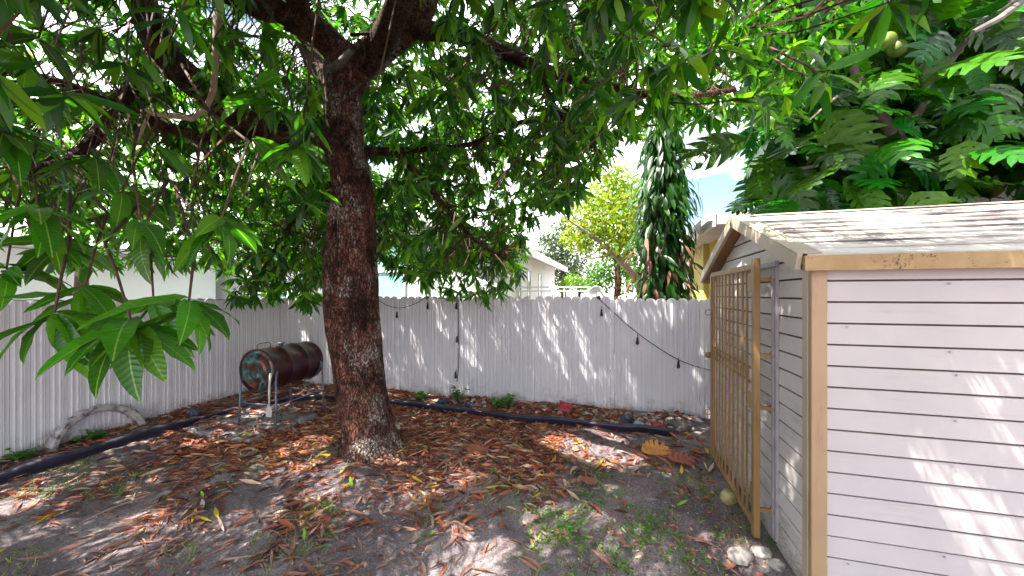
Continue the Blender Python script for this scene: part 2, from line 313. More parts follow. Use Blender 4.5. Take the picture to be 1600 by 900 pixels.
M['net'] = plain('dark_blue_net', [(0.35, (0.015, 0.018, 0.03)), (0.6, (0.06, 0.07, 0.11)), (0.75, (0.25, 0.27, 0.32))], 30, 0.6, 0.5, 90)
M['redcloth'] = plain('red_cloth', [(0.3, (0.30, 0.02, 0.04)), (0.7, (0.55, 0.07, 0.10))], 16, 0.8, 0.5, 60)
M['bluescrap'] = plain('blue_plastic', [(0.3, (0.15, 0.28, 0.45)), (0.7, (0.3, 0.45, 0.6))], 16, 0.4, 0.2, 60)

def ground_mat():
    m, nt, bs, out = new_mat('sandy_soil'); v = objco(nt, (1, 1, 1))
    n1 = noise(nt, 1.1, 6, 0.62, v); r1 = ramp(nt, [(0.32, (0.11, 0.086, 0.094)), (0.5, (0.205, 0.165, 0.175)), (0.68, (0.34, 0.285, 0.285))]); nt.links.new(n1.outputs['Fac'], r1.inputs['Fac'])
    n2 = noise(nt, 70, 5, 0.75, v); r2 = ramp(nt, [(0.3, (0.38, 0.37, 0.38)), (0.52, (1, 1, 1)), (0.72, (1.9, 1.85, 1.8))]); nt.links.new(n2.outputs['Fac'], r2.inputs['Fac'])
    c = mixc(nt, 1.0, r1.outputs['Color'], r2.outputs['Color'], 'MULTIPLY')
    n3 = noise(nt, 9, 6, 0.7, v); r3 = ramp(nt, [(0.35, (0.78, 0.78, 0.78)), (0.65, (1.15, 1.15, 1.15))]); nt.links.new(n3.outputs['Fac'], r3.inputs['Fac'])
    c = mixc(nt, 1.0, c, r3.outputs['Color'], 'MULTIPLY')
    nt.links.new(c, bs.inputs['Base Color']); bs.inputs['Roughness'].default_value = 0.95; bs.inputs['Specular IOR Level'].default_value = 0.15
    h = mixc(nt, 0.35, n2.outputs['Color'], n3.outputs['Color']); bump(nt, bs, h, 0.9, 0.02); return m
M['ground'] = ground_mat()

# ------------------------------------------------------------------ ground
def hnoise(x, y):
    return (0.020*np.sin(1.7*x+0.6)*np.cos(1.3*y+0.2) + 0.012*np.sin(4.1*x+1.9*y) + 0.007*np.cos(9.3*x-5.7*y+1) + 0.005*np.sin(17*x+13*y))
def ground_h(x, y):
    x = np.asarray(x, float); y = np.asarray(y, float)
    k = np.clip((7 - np.maximum(np.abs(x + 2), 0)) / 1.0, 0, 1) * np.clip((7 - np.abs(y - 3)) / 1.0, 0, 1)
    h = hnoise(x, y) * k
    mound = 0.06 * np.exp(-(((x + 2.85)**2 + (y - 3.7)**2) / 0.5))
    bed = 0.05 * np.clip((y - 5.25) / 0.4, 0, 1) * (y < 6.6) + 0.05 * np.clip((-x - 5.75) / 0.4, 0, 1) * (x > -7)
    return h + mound + bed * k
xs = np.concatenate([[-900, -300, -100, -40, -20, -12], np.arange(-9, 4.61, 0.07), [6, 9, 14, 25, 60, 200, 900]])
ys = np.concatenate([[-900, -200, -40, -12, -5], np.arange(-2, 8.01, 0.07), [9, 11, 15, 25, 60, 200, 900]])
gx, gy = np.meshgrid(xs, ys); gz = ground_h(gx, gy) + RNG.normal(0, 0.0025, gx.shape)
nx, ny = len(xs), len(ys)
gv = np.stack([gx, gy, gz], -1).reshape(-1, 3)
idx = np.arange(nx*ny).reshape(ny, nx)
gf = np.stack([idx[:-1, :-1], idx[:-1, 1:], idx[1:, 1:], idx[1:, :-1]], -1).reshape(-1, 4)
def np_mesh(name, v, f, mat, col=None, smooth=False):
    me = bpy.data.meshes.new(name); k = f.shape[1]
    me.vertices.add(len(v)); me.vertices.foreach_set('co', np.ascontiguousarray(v, dtype=np.float32).ravel())
    me.loops.add(f.size); me.loops.foreach_set('vertex_index', np.ascontiguousarray(f, dtype=np.int32).ravel())
    me.polygons.add(len(f)); me.polygons.foreach_set('loop_start', np.arange(0, f.size, k, dtype=np.int32))
    me.update(calc_edges=True)
    if col is not None:
        a = me.color_attributes.new('Col', 'FLOAT_COLOR', 'POINT'); c = np.concatenate([col, np.ones((len(col), 1))], 1)
        a.data.foreach_set('color', np.ascontiguousarray(c, dtype=np.float32).ravel())
    me.materials.append(mat)
    if smooth: me.shade_smooth()
    return me
g = link('ground', np_mesh('ground', gv, gf, M['ground'], smooth=True)); tag(g, 'bare sandy grey soil of the yard', None, kind='structure')

# ------------------------------------------------------------------ leaf shapes
def leaf_grid(ts, ws, fold=0.25, droop=0.5, wave=0.0, wl=9.0, twist=0.0):
    "leaf of unit length along +Y as (verts, quads); three verts at each station"
    v = []; f = []
    for i, (t, w) in enumerate(zip(ts, ws)):
        zc = -droop * t * t * 0.5; y = t * (1 - 0.12 * droop * t)
        wv = wave * math.sin(wl * t)
        tw = twist * t
        for s in (-1, 0, 1):
            x = s * w; z = zc + abs(s) * fold * w + s * 0 + abs(s) * wv + tw * x
            v.append((x, y, z))
        if i: a = (i - 1) * 3; f += [(a, a+1, a+4, a+3), (a+1, a+2, a+5, a+4)]
    return np.array(v), np.array(f)
def mango_ws(ts): return [0.125 * (math.sin(PI * min(1, t**0.85)) ** 0.75 + 0.02) for t in ts]
TS5 = [0.0, 0.22, 0.5, 0.78, 1.0]
LOW = [leaf_grid([0, .3, .68, 1.0], [0.012, 0.115, 0.105, 0.003], 0.22, dr) for dr in (0.15, 0.5, 0.9)]

def scatter_leaves(name, base, dirs, norms, length, width, cols, mat, variants=LOW, smooth=True):
    "one mesh of many leaves; arrays of N"
    N = len(base); V = []; F = []; C = []; off = 0
    which = RNG.integers(0, len(variants), N)
    d = dirs / np.linalg.norm(dirs, axis=1, keepdims=True)
    x = np.cross(d, norms); x /= np.linalg.norm(x, axis=1, keepdims=True) + 1e-9; z = np.cross(x, d)
    for k, (tv, tf) in enumerate(variants):
        s = np.where(which == k)[0]
        if len(s) == 0: continue
        l = length[s][:, None, None]; w = width[s][:, None, None]
        P = base[s][:, None, :] + l * (tv[None, :, 0:1] * w * x[s][:, None, :] + tv[None, :, 1:2] * d[s][:, None, :] + tv[None, :, 2:3] * z[s][:, None, :])
        V.append(P.reshape(-1, 3)); F.append((tf[None] + (np.arange(len(s)) * len(tv))[:, None, None]).reshape(-1, 4) + off)
        C.append(np.repeat(cols[s], len(tv), axis=0)); off += len(s) * len(tv)
    return np_mesh(name, np.concatenate(V), np.concatenate(F), mat, np.concatenate(C), smooth)
def rnd_unit(n):
    v = RNG.normal(size=(n, 3)); return v / np.linalg.norm(v, axis=1, keepdims=True)
def jitter_cols(base, n, v=0.35, palette=None):
    p = np.array(palette if palette else [base]); c = p[RNG.integers(0, len(p), n)]
    return np.clip(c * (1 + RNG.uniform(-v, v * 1.4, (n, 1))) * (1 + RNG.uniform(-0.12, 0.12, (n, 3))), 0.002, 0.9)
def whorls(cent, axis, per=(9, 14), L=(0.15, 0.25), droop=0.75, spread=0.9):
    "leaf bases, directions, normals, lengths for whorls at cent pointing along axis"
    B = []; D = []; Nn = []; Ln = []; I = []
    for i, (c, a) in enumerate(zip(cent, axis)):
        n = RNG.integers(*per); r = rnd_unit(n); r -= (r @ a)[:, None] * a; r /= np.linalg.norm(r, axis=1, keepdims=True) + 1e-9
        t = RNG.uniform(0.05, 0.75, (n, 1)); d = r * spread + a * t + np.array([0, 0, -droop]) * RNG.uniform(0.3, 1.5, (n, 1))
        B.append(c - a * RNG.uniform(0, 0.09, (n, 1))); D.append(d); Nn.append(np.tile(a, (n, 1)) * 0.7 + np.array([0, 0, 0.8]) + RNG.normal(0, 0.3, (n, 3)))
        Ln.append(RNG.uniform(*L, n)); I.append(np.full(n, i))
    return map(np.concatenate, (B, D, Nn, Ln, I))

# ------------------------------------------------------------------ fences
FH = 1.80; FY = 6.0; FX = -6.45; PW = 0.15
def picket_mesh(h, w=PW):
    m = MB()
    def arch(hw, hh, n=7):
        r = hw
        return [(-hw, 0.0), (hw, 0.0)] + [(hw * math.cos(PI*k/n), hh - hw*0.8 + hw*0.8*math.sin(PI*k/n)) for k in range(n+1)]
    m.prism(arch(w*0.4985, h), 0.0, 0.006, lambda u, v, d: (u, -d, v))
    m.prism(arch(w*0.484, h-0.003), 0.006, 0.018, lambda u, v, d: (u, -d, v))
    for uc, rw in ((-0.040, 0.006), (0.010, 0.009), (0.032, 0.004)):        # pressed ribs of the metal sheet
        m.prism([(-rw, 0.0), (rw, 0.0), (rw*.7, h-0.03), (-rw*.7, h-0.03)], 0.0175, 0.029, lambda u, v, d, uc=uc: (u*(1 - (d-.0175)*30)+uc, -d, v))
    return m.mesh('picket', M['fence'], bevel=0.0)
PM = picket_mesh(FH); PM2 = picket_mesh(FH - 0.03)
def fence(name, label, cat, origin, rz, start, n_panel, pm, first=0):
    root = thing(name, label, cat, origin, rz)
    per, post, pitch = 8, 0.062, 8*PW + 0.062
    pmesh = MB().box(-post/2+0.003, post/2-0.003, -0.040, 0.012, 0, FH - 0.05).mesh('fence_post', M['fence'], bevel=0.004)
    for k in range(n_panel):
        x0 = start + k*pitch
        link('post', pmesh, root, (x0 + post/2, 0, 0))
        for j in range(per):
            o = link('picket', pm[k % len(pm)], root, (x0 + post + (j+0.5)*PW, random.uniform(-0.002, 0.002), random.uniform(-0.004, 0.004)))
    for z in (0.3, 1.45):
        MB().box(start, start + n_panel*pitch, 0.014, 0.05, z, z + 0.05).build('rail', M['fence'], root)
    return root
fence('picket_fence', 'white metal picket fence with scalloped top behind the tree, strung with lights', 'fence', (0, FY, 0), 0, -6.42, 9, [PM, PM, PM, PM, PM, PM2, PM2])
fence('picket_fence', 'white metal fence along the left side with mildew stains and a half-buried tyre', 'fence', (FX, 0, 0), PI/2, -1.585, 6, [PM2])

# ------------------------------------------------------------------ shed
SX, SY, SB = 1.126, 2.62, 5.03            # gable plane, near wall plane, far wall plane
SE = 3.75; RY, RZ = 3.83, 2.50; EY, EZ = 2.53, 2.00; BP = 0.125
shed = thing('shed', 'white clapboard garden shed with tan corner trim and worn white gable roof', 'shed', (0, 0, 0))
core = MB(); core.box(SX+0.014, SE, SY+0.014, SB-0.03, 0.02, 1.99)
core.prism([(SY+0.014, 1.99), (SB-0.03, 1.99), (RY, RZ-0.06)], SX+0.0145, SE, lambda u, v, d: (d, u, v))
core.build('wall_core', M['dark'], shed)
def board(z0, z1, u0a, u1a, u0b, u1b, f, mat, proud=0.012):
    "lap board; (u0a,u1a) ends at the bottom edge, (u0b,u1b) at the top; f(u, out, z)"
    vs = [f(u0a, proud, z0), f(u1a, proud, z0), f(u1b, 0.004, z1), f(u0b, 0.004, z1), f(u0a, -0.012, z0), f(u1a, -0.012, z0), f(u1b, -0.012, z1), f(u0b, -0.012, z1)]
    return MB().add(vs, [(0,1,2,3),(5,4,7,6),(1,0,4,5),(3,2,6,7),(2,1,5,6),(0,3,7,4)]).build('siding_board', mat, shed)
z = 0.03
while z < 1.98:
    z1 = min(z + BP, 1.985); s = random.uniform(-0.0015, 0.0015)
    board(z + .011, z1 - 0.001, SX+0.044, SE, SX+0.044, SE, lambda u, o, zz: (u, SY - o - s, zz), M['siding'])
    z += BP
def gable_lim(zz):
    if zz <= 1.99: return SY + 0.062, SB - 0.02
    t = (zz - 1.95) / (RZ - 0.05 - 1.95); return SY + (RY - SY) * t, SB - (SB - RY) * t
DY = 3.115                                   # door edge channel
z = 0.06
while z < RZ - 0.1:
    z1 = min(z + BP - 0.013, RZ - 0.06); a0, a1 = gable_lim(z); b0, b1 = gable_lim(z1)
    fx = lambda u, o, zz: (SX - o, u, zz)
    if z1 < 2.02:
        board(z, z1, a0, DY - 0.012, b0, DY - 0.012, fx, M['gable_siding'], .008); board(z, z1, DY + 0.07, a1, DY + 0.07, b1, fx, M['gable_siding'], .008)
    else: board(z, z1, a0, a1, b0, b1, fx, M['gable_siding'])
    z += BP
# near wall, back wall, skirt, corner trim
MB().box(SX-0.012, SX+0.014, SY+0.06, SB-0.02, 0.0, 0.06).build('skirt_board', M['gable_siding'], shed)
MB().box(SX-0.032, SX+0.048, SY-0.040, SY-0.002, -0.02, 1.985).build('corner_trim', M['tan'], shed, bevel=0.004)
MB().box(SX-0.036, SX-0.002, SY-0.0015, SY+0.065, -0.02, 1.985).build('corner_trim', M['taupe'], shed, bevel=0.004)
MB().box(SX, SE, SB-0.03, SB, 0.0, 1.99).build('back_wall', M['siding'], shed)
MB().box(SE-0.001, SE+0.03, SY, SB, 0.0, 1.99).build('end_wall', M['siding'], shed)
# door channel: two aluminium strips with a dark gap
MB().box(SX-0.026, SX-0.004, DY-0.010, DY+0.012, 0.04, 2.03).build('door_channel', M['jamb'], shed, bevel=0.002)
MB().box(SX-0.030, SX-0.004, DY+0.036, DY+0.066, 0.04, 2.03).build('door_channel', M['jamb'], shed, bevel=0.002)
MB().box(SX-0.032, SX-0.004, DY-0.01, SB-0.3, 2.032, 2.07).build('door_head', M['jamb'], shed, bevel=0.002)
# roof: a deck with lapped boards on each slope
RX0 = 1.0
for sgn in (1, -1):
    ey = RY - sgn * (RY - EY); n = 9
    up = Vector((0, sgn*(RY-EY), RZ+0.03-EZ-0.05)); ln = up.length; up.normalize(); nrm = Vector((1, 0, 0)).cross(up) * sgn
    e0 = Vector((0, ey, EZ + 0.05))
    def rp_(s, o, x): p = e0 + up*s + nrm*o; return (x, p.y, p.z)
    vs = [rp_(0, -0.05, RX0+0.03), rp_(ln, -0.05, RX0+0.03), rp_(ln, -0.004, RX0+0.03), rp_(0, -0.004, RX0+0.03), rp_(0, -0.05, SE+0.1), rp_(ln, -0.05, SE+0.1), rp_(ln, -0.004, SE+0.1), rp_(0, -0.004, SE+0.1)]
    MB().add(vs, [(0,1,2,3),(4,7,6,5),(0,4,5,1),(1,5,6,2),(2,6,7,3),(3,7,4,0)]).build('roof_deck', M['soffit'], shed)
    w = ln / n
    for k in range(n):
        s0 = k*w - (0.01 if k == 0 else 0); s1 = (k+1)*w - 0.005; j = random.uniform(0, 0.003)
        xa = RX0 + 0.05
        vs = [rp_(s0, -0.002, xa), rp_(s1, -0.002, xa), rp_(s1, 0.004, xa), rp_(s0, 0.016+j, xa)] + [rp_(s0, -0.002, SE+0.12), rp_(s1, -0.002, SE+0.12), rp_(s1, 0.004, SE+0.12), rp_(s0, 0.016+j, SE+0.12)]
        MB().add(vs, [(0,1,2,3),(4,7,6,5),(0,4,5,1),(1,5,6,2),(2,6,7,3),(3,7,4,0)]).build('roof_board', M['roof'], shed)
    # rake trim: face board plus a flat cap on the roof edge
    def rk(s0, s1, o0, o1, x0, x1, mat, nm):
        vs = [rp_(s0, o0, x0), rp_(s1, o0, x0), rp_(s1, o1, x0), rp_(s0, o1, x0), rp_(s0, o0, x1), rp_(s1, o0, x1), rp_(s1, o1, x1), rp_(s0, o1, x1)]
        MB().add(vs, [(0,1,2,3),(4,7,6,5),(0,4,5,1),(1,5,6,2),(2,6,7,3),(3,7,4,0)]).build(nm, mat, shed, bevel=0.002)
    rk(-0.012, ln+ (0.0 if sgn == 1 else -0.003), -0.075, 0.018, RX0-0.004, RX0+0.026, M['taupe'], 'rake_board')
    rk(-0.014, ln+ (0.0 if sgn == 1 else -0.003), 0.0185, 0.024, RX0-0.006, RX0+0.12, M['taupe'], 'rake_cap')
    y0, y1 = (ey-0.032, ey-0.004) if sgn == 1 else (ey+0.004, ey+0.032)
    MB().box(RX0+0.028, SE+0.12, y0, y1, EZ-0.035, EZ+0.052).build('fascia_board', M['fascia'], shed, bevel=0.002)
MB().box(RX0+0.13, SE+0.12, RY-0.05, RY+0.05, RZ+0.034, RZ+0.044).build('ridge_cap', M['roof'], shed)
# rivets and nail heads on the siding
rivet = MB().lathe([(0.0, -0.004), (0.006, -0.003), (0.007, 0.0)], lambda a, r, h: (r*math.cos(a), h, r*math.sin(a)), 8).mesh('nail_head', M['jamb'])
for x in (1.28, 1.75):
    for k in range(15):
        if random.random() < 0.45: link('nail_head', rivet, shed, (x + random.uniform(-0.03, 0.03), SY - 0.014, 0.1 + BP*k + 0.04))

# ------------------------------------------------------------------ security gate
GX = 1.0; G0, G1, GB, GT = 3.165, 4.56, 0.06, 2.07
gate = thing('security_gate', 'tan metal security gate with vertical bars standing open against the shed gable', 'gate', (GX, G0, 0))
def gbox(name, y0, y1, z0, z1, x0=-0.015, x1=0.015, par=gate, mat='gate', bv=0.003):
    return MB().box(x0, x1, y0-G0, y1-G0, z0, z1).build(name, M[mat], par, bevel=bv)
gbox('stile', G0, G0+0.055, GB-0.05, GT+0.03, -0.022, 0.022); gbox('stile', G1-0.04, G1, GB, GT-0.02)
gbox('top_rail', G0+0.056, G1-0.041, GT-0.05, GT-0.005); gbox('bottom_rail', G0+0.056, G1-0.041, GB, GB+0.04)
barm = MB().box(-0.008, 0.008, -0.008, 0.008, GB+0.041, GT-0.051).mesh('bar', M['gate'], bevel=0.002)
bars = [3.39, 3.50, 3.63, 3.76, 3.88, 4.01, 4.12, 4.23, 4.34, 4.45]
for y in bars: link('bar', barm, gate, (0, y - G0, 0))
gbox('mid_rail', G0+0.056, G1-0.041, 1.13, 1.15, 0.009, 0.016); gbox('mid_rail', G0+0.056, G1-0.041, 1.24, 1.26, 0.009, 0.016)
ring = MB().tube([(0, 0.032*math.cos(a), 0.032*math.sin(a)) for a in [2*PI*k/14 for k in range(15)]], 0.006, 6).mesh('scroll_ring', M['gate'], True)
for a, b in zip(bars[:-1], bars[1:]): link('scroll_ring', ring, gate, (0.014, (a+b)/2 - G0, 1.195))
for zc in (1.92, 1.02): gbox('lock_box', G0+0.058, G0+0.15, zc-0.07, zc+0.07, -0.02, 0.02)
gbox('stop_block', G0+0.058, G0+0.12, 0.28, 0.38, -0.012, 0.012)
for zc in (1.94, 1.375, 0.98, 0.22):
    b = MB().box(0.023, 0.110, 0.01, 0.03, zc-0.014, zc+0.014).build('hinge_bracket', M['gate'], gate)
    link('scroll_ring', ring, b, (0.105, 0.02, zc))
hk = MB().tube([(0, 0.03*math.cos(a), 0.03*math.sin(a)) for a in [2*PI*k/14 for k in range(15)]], 0.005, 6).mesh('latch_ring', M['gate'], True)
for zc in (1.63, 0.52): link('latch_ring', hk, gate, (-0.03, G1 - G0 + 0.02, zc), ).rotation_euler = (0, 0, PI/2)
lk = MB().lathe([(0.0, -0.05), (0.03, -0.045), (0.034, -0.01), (0.02, 0.0)], lambda a, r, h: (h, r*math.cos(a), r*math.sin(a)), 16).build('lock_cylinder', M['gate'], gate, True)
lk.location = (-0.016, G1 - G0 - 0.02, 1.16)

# ------------------------------------------------------------------ mango tree: trunk and limbs
def V3(l): return [(at(a, b, d), r) for a, b, d, r in l]
TB = ground_at(578, 706)
mango = thing('mango_tree', 'big mango tree with thick dark mottled trunk and hanging leafy crown', 'tree', (TB.x, TB.y, 0))
MO = Vector((TB.x, TB.y, 0))
def sub(p): return Vector(p) - MO
def organic(name, path, mat, parent, n=24, per=7, amp=0.06, seed=0, flare=0, origin=MO):
    pts = smooth_path(path, per); m = MB(); m.tube([p for p, r in pts], [r for p, r in pts], n, 0, True)
    r_ = random.Random(seed); ph = [r_.uniform(0, 6.3) for _ in range(8)]
    out = []
    for i, v in enumerate(m.v):
        c = pts[min(i // n, len(pts)-1)]; d = Vector(v) - c[0]; a = 2*PI*(i % n)/n; h = c[0].z * 2.2 + c[0].x
        k = 1 + amp*(math.sin(2*a+ph[0]+h) + 0.7*math.sin(3*a+ph[1]-1.7*h) + 0.5*math.sin(5*a+ph[2]+2.6*h) + 0.5*math.sin(7*a + 4*h + ph[3])) + r_.uniform(-amp, amp)*0.35
        if flare: k += flare * max(0, 1 - c[0].z/0.35)**2 * (0.5 + 0.8*math.sin(5*a+ph[4])**2)
        out.append(tuple(c[0] + d*k - origin))
    m.v = out; return m.build(name, mat, parent, True)
TD = 4.3
trunk_path = V3([(580, 725, TD, .33), (578, 700, TD, .305), (572, 650, TD, .285), (565, 600, TD, .272), (556, 540, TD, .275), (549, 480, TD, .29), (548, 410, TD, .295), (550, 350, TD, .265), (552, 300, TD, .24), (543, 250, TD, .215), (537, 200, TD, .205), (538, 150, TD, .215), (545, 112, TD, .25), (552, 84, TD, .24)])
organic('trunk', trunk_path, M['bark'], mango, 40, 8, 0.035, 3, 0.35)
limbs = {
 'a': V3([(548, 110, TD, .19), (520, 72, 4.2, .165), (483, 40, 4.0, .15), (430, 16, 3.75, .14), (370, -10, 3.5, .13), (280, -60, 3.2, .11), (150, -140, 2.9, .08), (20, -200, 2.8, .05)]),
 'b': V3([(552, 110, TD, .20), (590, 78, 4.3, .19), (628, 48, 4.3, .175), (656, 10, 4.3, .165), (678, -60, 4.3, .15), (720, -180, 4.3, .12), (800, -300, 4.2, .08), (900, -380, 4.2, .05)]),
 'c': V3([(545, 240, TD, .18), (500, 232, 4.25, .16), (440, 212, 4.15, .15), (388, 194, 4.0, .145), (325, 146, 3.85, .14), (265, 92, 3.7, .135), (228, 20, 3.6, .13), (205, -70, 3.5, .11), (170, -200, 3.5, .08)]),
 'd': V3([(530, 140, TD, .13), (500, 110, 4.6, .12), (480, 70, 4.8, .11), (470, 10, 5.0, .10), (450, -100, 5.3, .08), (420, -250, 5.6, .05)]),
 'e': V3([(640, 45, 4.3, .11), (700, 52, 4.2, .09), (760, 70, 4.0, .075), (840, 105, 3.8, .06), (940, 135, 3.6, .045), (1050, 150, 3.4, .032), (1150, 140, 3.3, .02)]),
 'f': V3([(552, 238, TD, .07), (610, 236, 4.5, .045), (680, 232, 4.7, .035), (740, 224, 4.8, .03), (820, 190, 4.7, .03), (900, 210, 4.8, .018)]),
 'g': V3([(400, 200, 4.05, .08), (330, 215, 3.8, .06), (240, 190, 3.5, .05), (150, 150, 3.2, .04), (60, 120, 3.0, .03), (-60, 110, 2.8, .02)]),
 'h': V3([(620, 236, 4.4, .05), (660, 280, 4.55, .04), (705, 335, 4.7, .03), (745, 378, 4.8, .02), (790, 405, 4.9, .012)]),
 'i': V3([(560, 270, TD, .07), (520, 300, 4.8, .055), (470, 330, 5.2, .045), (430, 390, 5.4, .03), (400, 440, 5.4, .018)]),
 'j': V3([(560, 110, 4.3, .15), (600, 60, 4.0, .13), (640, -40, 3.4, .11), (720, -220, 2.9, .09), (850, -500, 2.4, .06), (1000, -800, 2.1, .04)]),
 'k': V3([(470, 30, 4.0, .11), (460, -60, 3.4, .10), (480, -260, 2.7, .08), (560, -600, 2.1, .06), (700, -1100, 1.6, .04)]),
 'l': V3([(210, 130, 3.6, .06), (130, 235, 3.4, .05), (60, 265, 3.2, .04), (-40, 290, 3.0, .025)]),
 'm': V3([(840, 105, 3.8, .03), (870, 170, 3.9, .022), (905, 215, 4.0, .015), (940, 240, 4.0, .009)]),
}
SK = []                                              # skeleton points for the twigs
for i, (k, pth) in enumerate(limbs.items()):
    big = pth[0][1] > 0.1
    organic('limb', pth, M['bark'] if k in 'b' else M['limb'], mango, 18 if big else 9, 6, 0.05 if big else 0.03, 20+i)
    for p, r in smooth_path(pth, 8): SK.append(p)
for p in trunk_path[7:]: SK.append(p[0])
# torn bark strips and a pale dead stub at the fork
for a in ([(560, 62, 4.0), (572, 80, 3.98), (566, 100, 3.97)], [(590, 60, 4.0), (600, 78, 3.97), (622, 92, 3.97)], [(548, 55, 3.98), (575, 52, 3.95), (620, 58, 3.97)]):
    MB().tube([sub(at(*p)) for p in a], [.022, .018, .006], 7, 0.2).build('bark_strip', M['limb'], mango, True)
MB().tube([sub(at(*p)) for p in [(518, 108, 4.02), (532, 98, 3.95), (548, 80, 3.98)]], [.04, .045, .03], 9, 0.12).build('stub', M['grey_bark'], mango, True)
MB().tube([sub(at(*p)) for p in [(342, -20, 3.0), (338, 60, 3.0), (334, 140, 3.0), (322, 170, 3.02), (300, 186, 3.05), (240, 178, 3.1), (222, 168, 3.1)]], [.030, .026, .024, .02, .02, .018, .012], 9, 0.06).build('pale_branch', M['pale_twig'], mango, True)
MB().tube([sub(at(*p)) for p in [(232, 178, 3.1), (222, 205, 3.1), (205, 240, 3.12)]], [.014, .012, .008], 7, 0.06).build('pale_branch', M['pale_twig'], mango, True)

# ------------------------------------------------------------------ mango crown
BOT = np.array([[-400, 420], [-100, 400], [0, 405], [120, 415], [250, 410], [345, 420], [370, 500], [430, 525], [500, 500], [520, 420], [585, 400], [610, 420], [660, 440], [700, 455], [760, 470], [815, 440], [830, 345], [880, 325], [930, 270], [985, 215], [1060, 195], [1120, 175], [1200, 170], [1290, 120], [1340, 60], [1420, -10], [1600, -120], [2000, -300]])
N0 = 36000
c = np.stack([RNG.uniform(-8.2, 2.6, N0), RNG.uniform(-2.6, 8.2, N0), RNG.uniform(1.7, 6.6, N0)], 1)
shade_only = RNG.random(N0) < 0.42  # extra whorls kept only out of frame, added to shade the yard
ell = ((c[:, 0] + 2.6) / 5.4)**2 + ((c[:, 1] - 2.9) / 5.2)**2 + (np.maximum(c[:, 2] - 3.6, 0) / 3.0)**2
keep = ell < 1
dist_cam = np.linalg.norm(c - np.array([0, 0, EYE]), axis=1); keep &= dist_cam > 2.1
px, py, dp = project(c); lim = np.interp(px, BOT[:, 0], BOT[:, 1])
lim = np.where((px > 360) & (px < 515) & (dp < 4.4), 330, lim)
lim = np.where((px > 505) & (px < 600) & (dp < 4.6), 60, lim)          # the trunk stands clear
lim = np.where((px > 560) & (px < 860) & (dp < 3.4), 190, lim)
keep &= ~((px > 385) & (px < 700) & (py > -60) & (py < 112) & (dp < 4.35) & (dp > 0))
infront = dp > 0.3
keep &= np.where(infront, py < lim, c[:, 2] > 3.4)
keep &= (c[:, 2] > 2.5) | (dp > 3.0)
keep &= ~((c[:, 1] > 6.0) & (c[:, 2] < 2.3))
# lumps and gaps
lump = np.sin(2.1*c[:, 0]+1)*np.sin(2.3*c[:, 1]+.4)*np.sin(2.6*c[:, 2]+2) + 0.6*np.sin(4.3*c[:, 0]+2.2*c[:, 1])*np.cos(3.7*c[:, 2]-c[:, 1])
keep &= np.where((py < -40) | (dp < 0.3), True, (lump > -0.5) & ~shade_only & ((px > 470) | (RNG.random(N0) > .22)))
keep &= ~((dp > 0.3) & (dp < 3.0) & (py > -40) & (RNG.random(N0) < .35))
c = c[keep]
# gaps cut into the crown so the sun reaches ground, fence and roof
sd = np.array(SUN_DIR)
def sun_gap(P, pts, r):
    m = np.zeros(len(P), bool)
    for q, rr in zip(pts, r):
        w = P - np.array(q); t = w @ (-sd); m |= (np.linalg.norm(w - np.outer(t, -sd), axis=1) < rr) & (t > 0.2)
    return m
gaps = [(ground_at(560, 752), .30), (ground_at(625, 760), .30), (ground_at(690, 752), .2), (ground_at(910, 695), .32), (ground_at(950, 715), .24), (ground_at(735, 870), .2), (ground_at(620, 860), .17), (ground_at(890, 825), .24), (ground_at(450, 730), .24), (ground_at(480, 700), .2), (ground_at(225, 855), .2), (ground_at(360, 825), .22), (ground_at(200, 830), .2), (ground_at(20, 790), .16), (ground_at(520, 810), .16), (ground_at(980, 860), .2), (ground_at(1150, 865), .16), (ground_at(330, 690), .16), (ground_at(710, 830), .14), (ground_at(650, 890), .2)]
for q in [(690, 500), (735, 520), (742, 560), (775, 535), (845, 540), (860, 500), (880, 560), (905, 520), (915, 575), (890, 600), (965, 480), (985, 585), (1045, 490), (1040, 620), (1085, 530), (1060, 640), (780, 580), (1095, 600), (655, 550)]:
    P = at(q[0], q[1], 1.0) - Vector((0, 0, EYE)); P = Vector((0, 0, EYE)) + P * (FY / P.y); gaps.append((P, random.uniform(.06, .13)))
for q in [(1.1, 2.9, 0.7), (1.1, 3.3, 1.0), (1.0, 3.5, 1.5), (1.0, 4.0, 1.2), (1.7, 2.6, 0.9), (1.9, 2.6, 1.2), (2.05, 2.6, 1.0), (2.0, 2.6, .6), (1.8, 2.6, .45), (2.2, 2.6, 1.4)]: gaps.append((Vector(q), random.uniform(.07, .12)))
kill = np.zeros(len(c), bool)
t = (c[:, 2] - 2.3) / (-sd[2]); hx = c[:, 0] + sd[0]*t; hy = c[:, 1] + sd[1]*t
kill |= (hx > 0.95) & (hy > 2.58) & (hy < 5.4) & (RNG.random(len(c)) < 0.93) & (t > 0)
kill |= (hx > -2.4) & (hy > 7.0) & (RNG.random(len(c)) < 0.6) & (t > 0)
c = c[~kill]
ex = []
for _ in range(230):
    a_, b_ = random.uniform(930, 1335), random.uniform(-30, 185)
    if b_ > np.interp(a_, BOT[:, 0], BOT[:, 1]) + 15: continue
    ex.append(at(a_, b_, random.uniform(3.4, 5.2)))
NB_ = len(c); c = np.concatenate([c, np.array([tuple(p) for p in ex])])
SKA = np.array([tuple(p) for p in SK])
tw = MB(); axis = np.zeros_like(c)
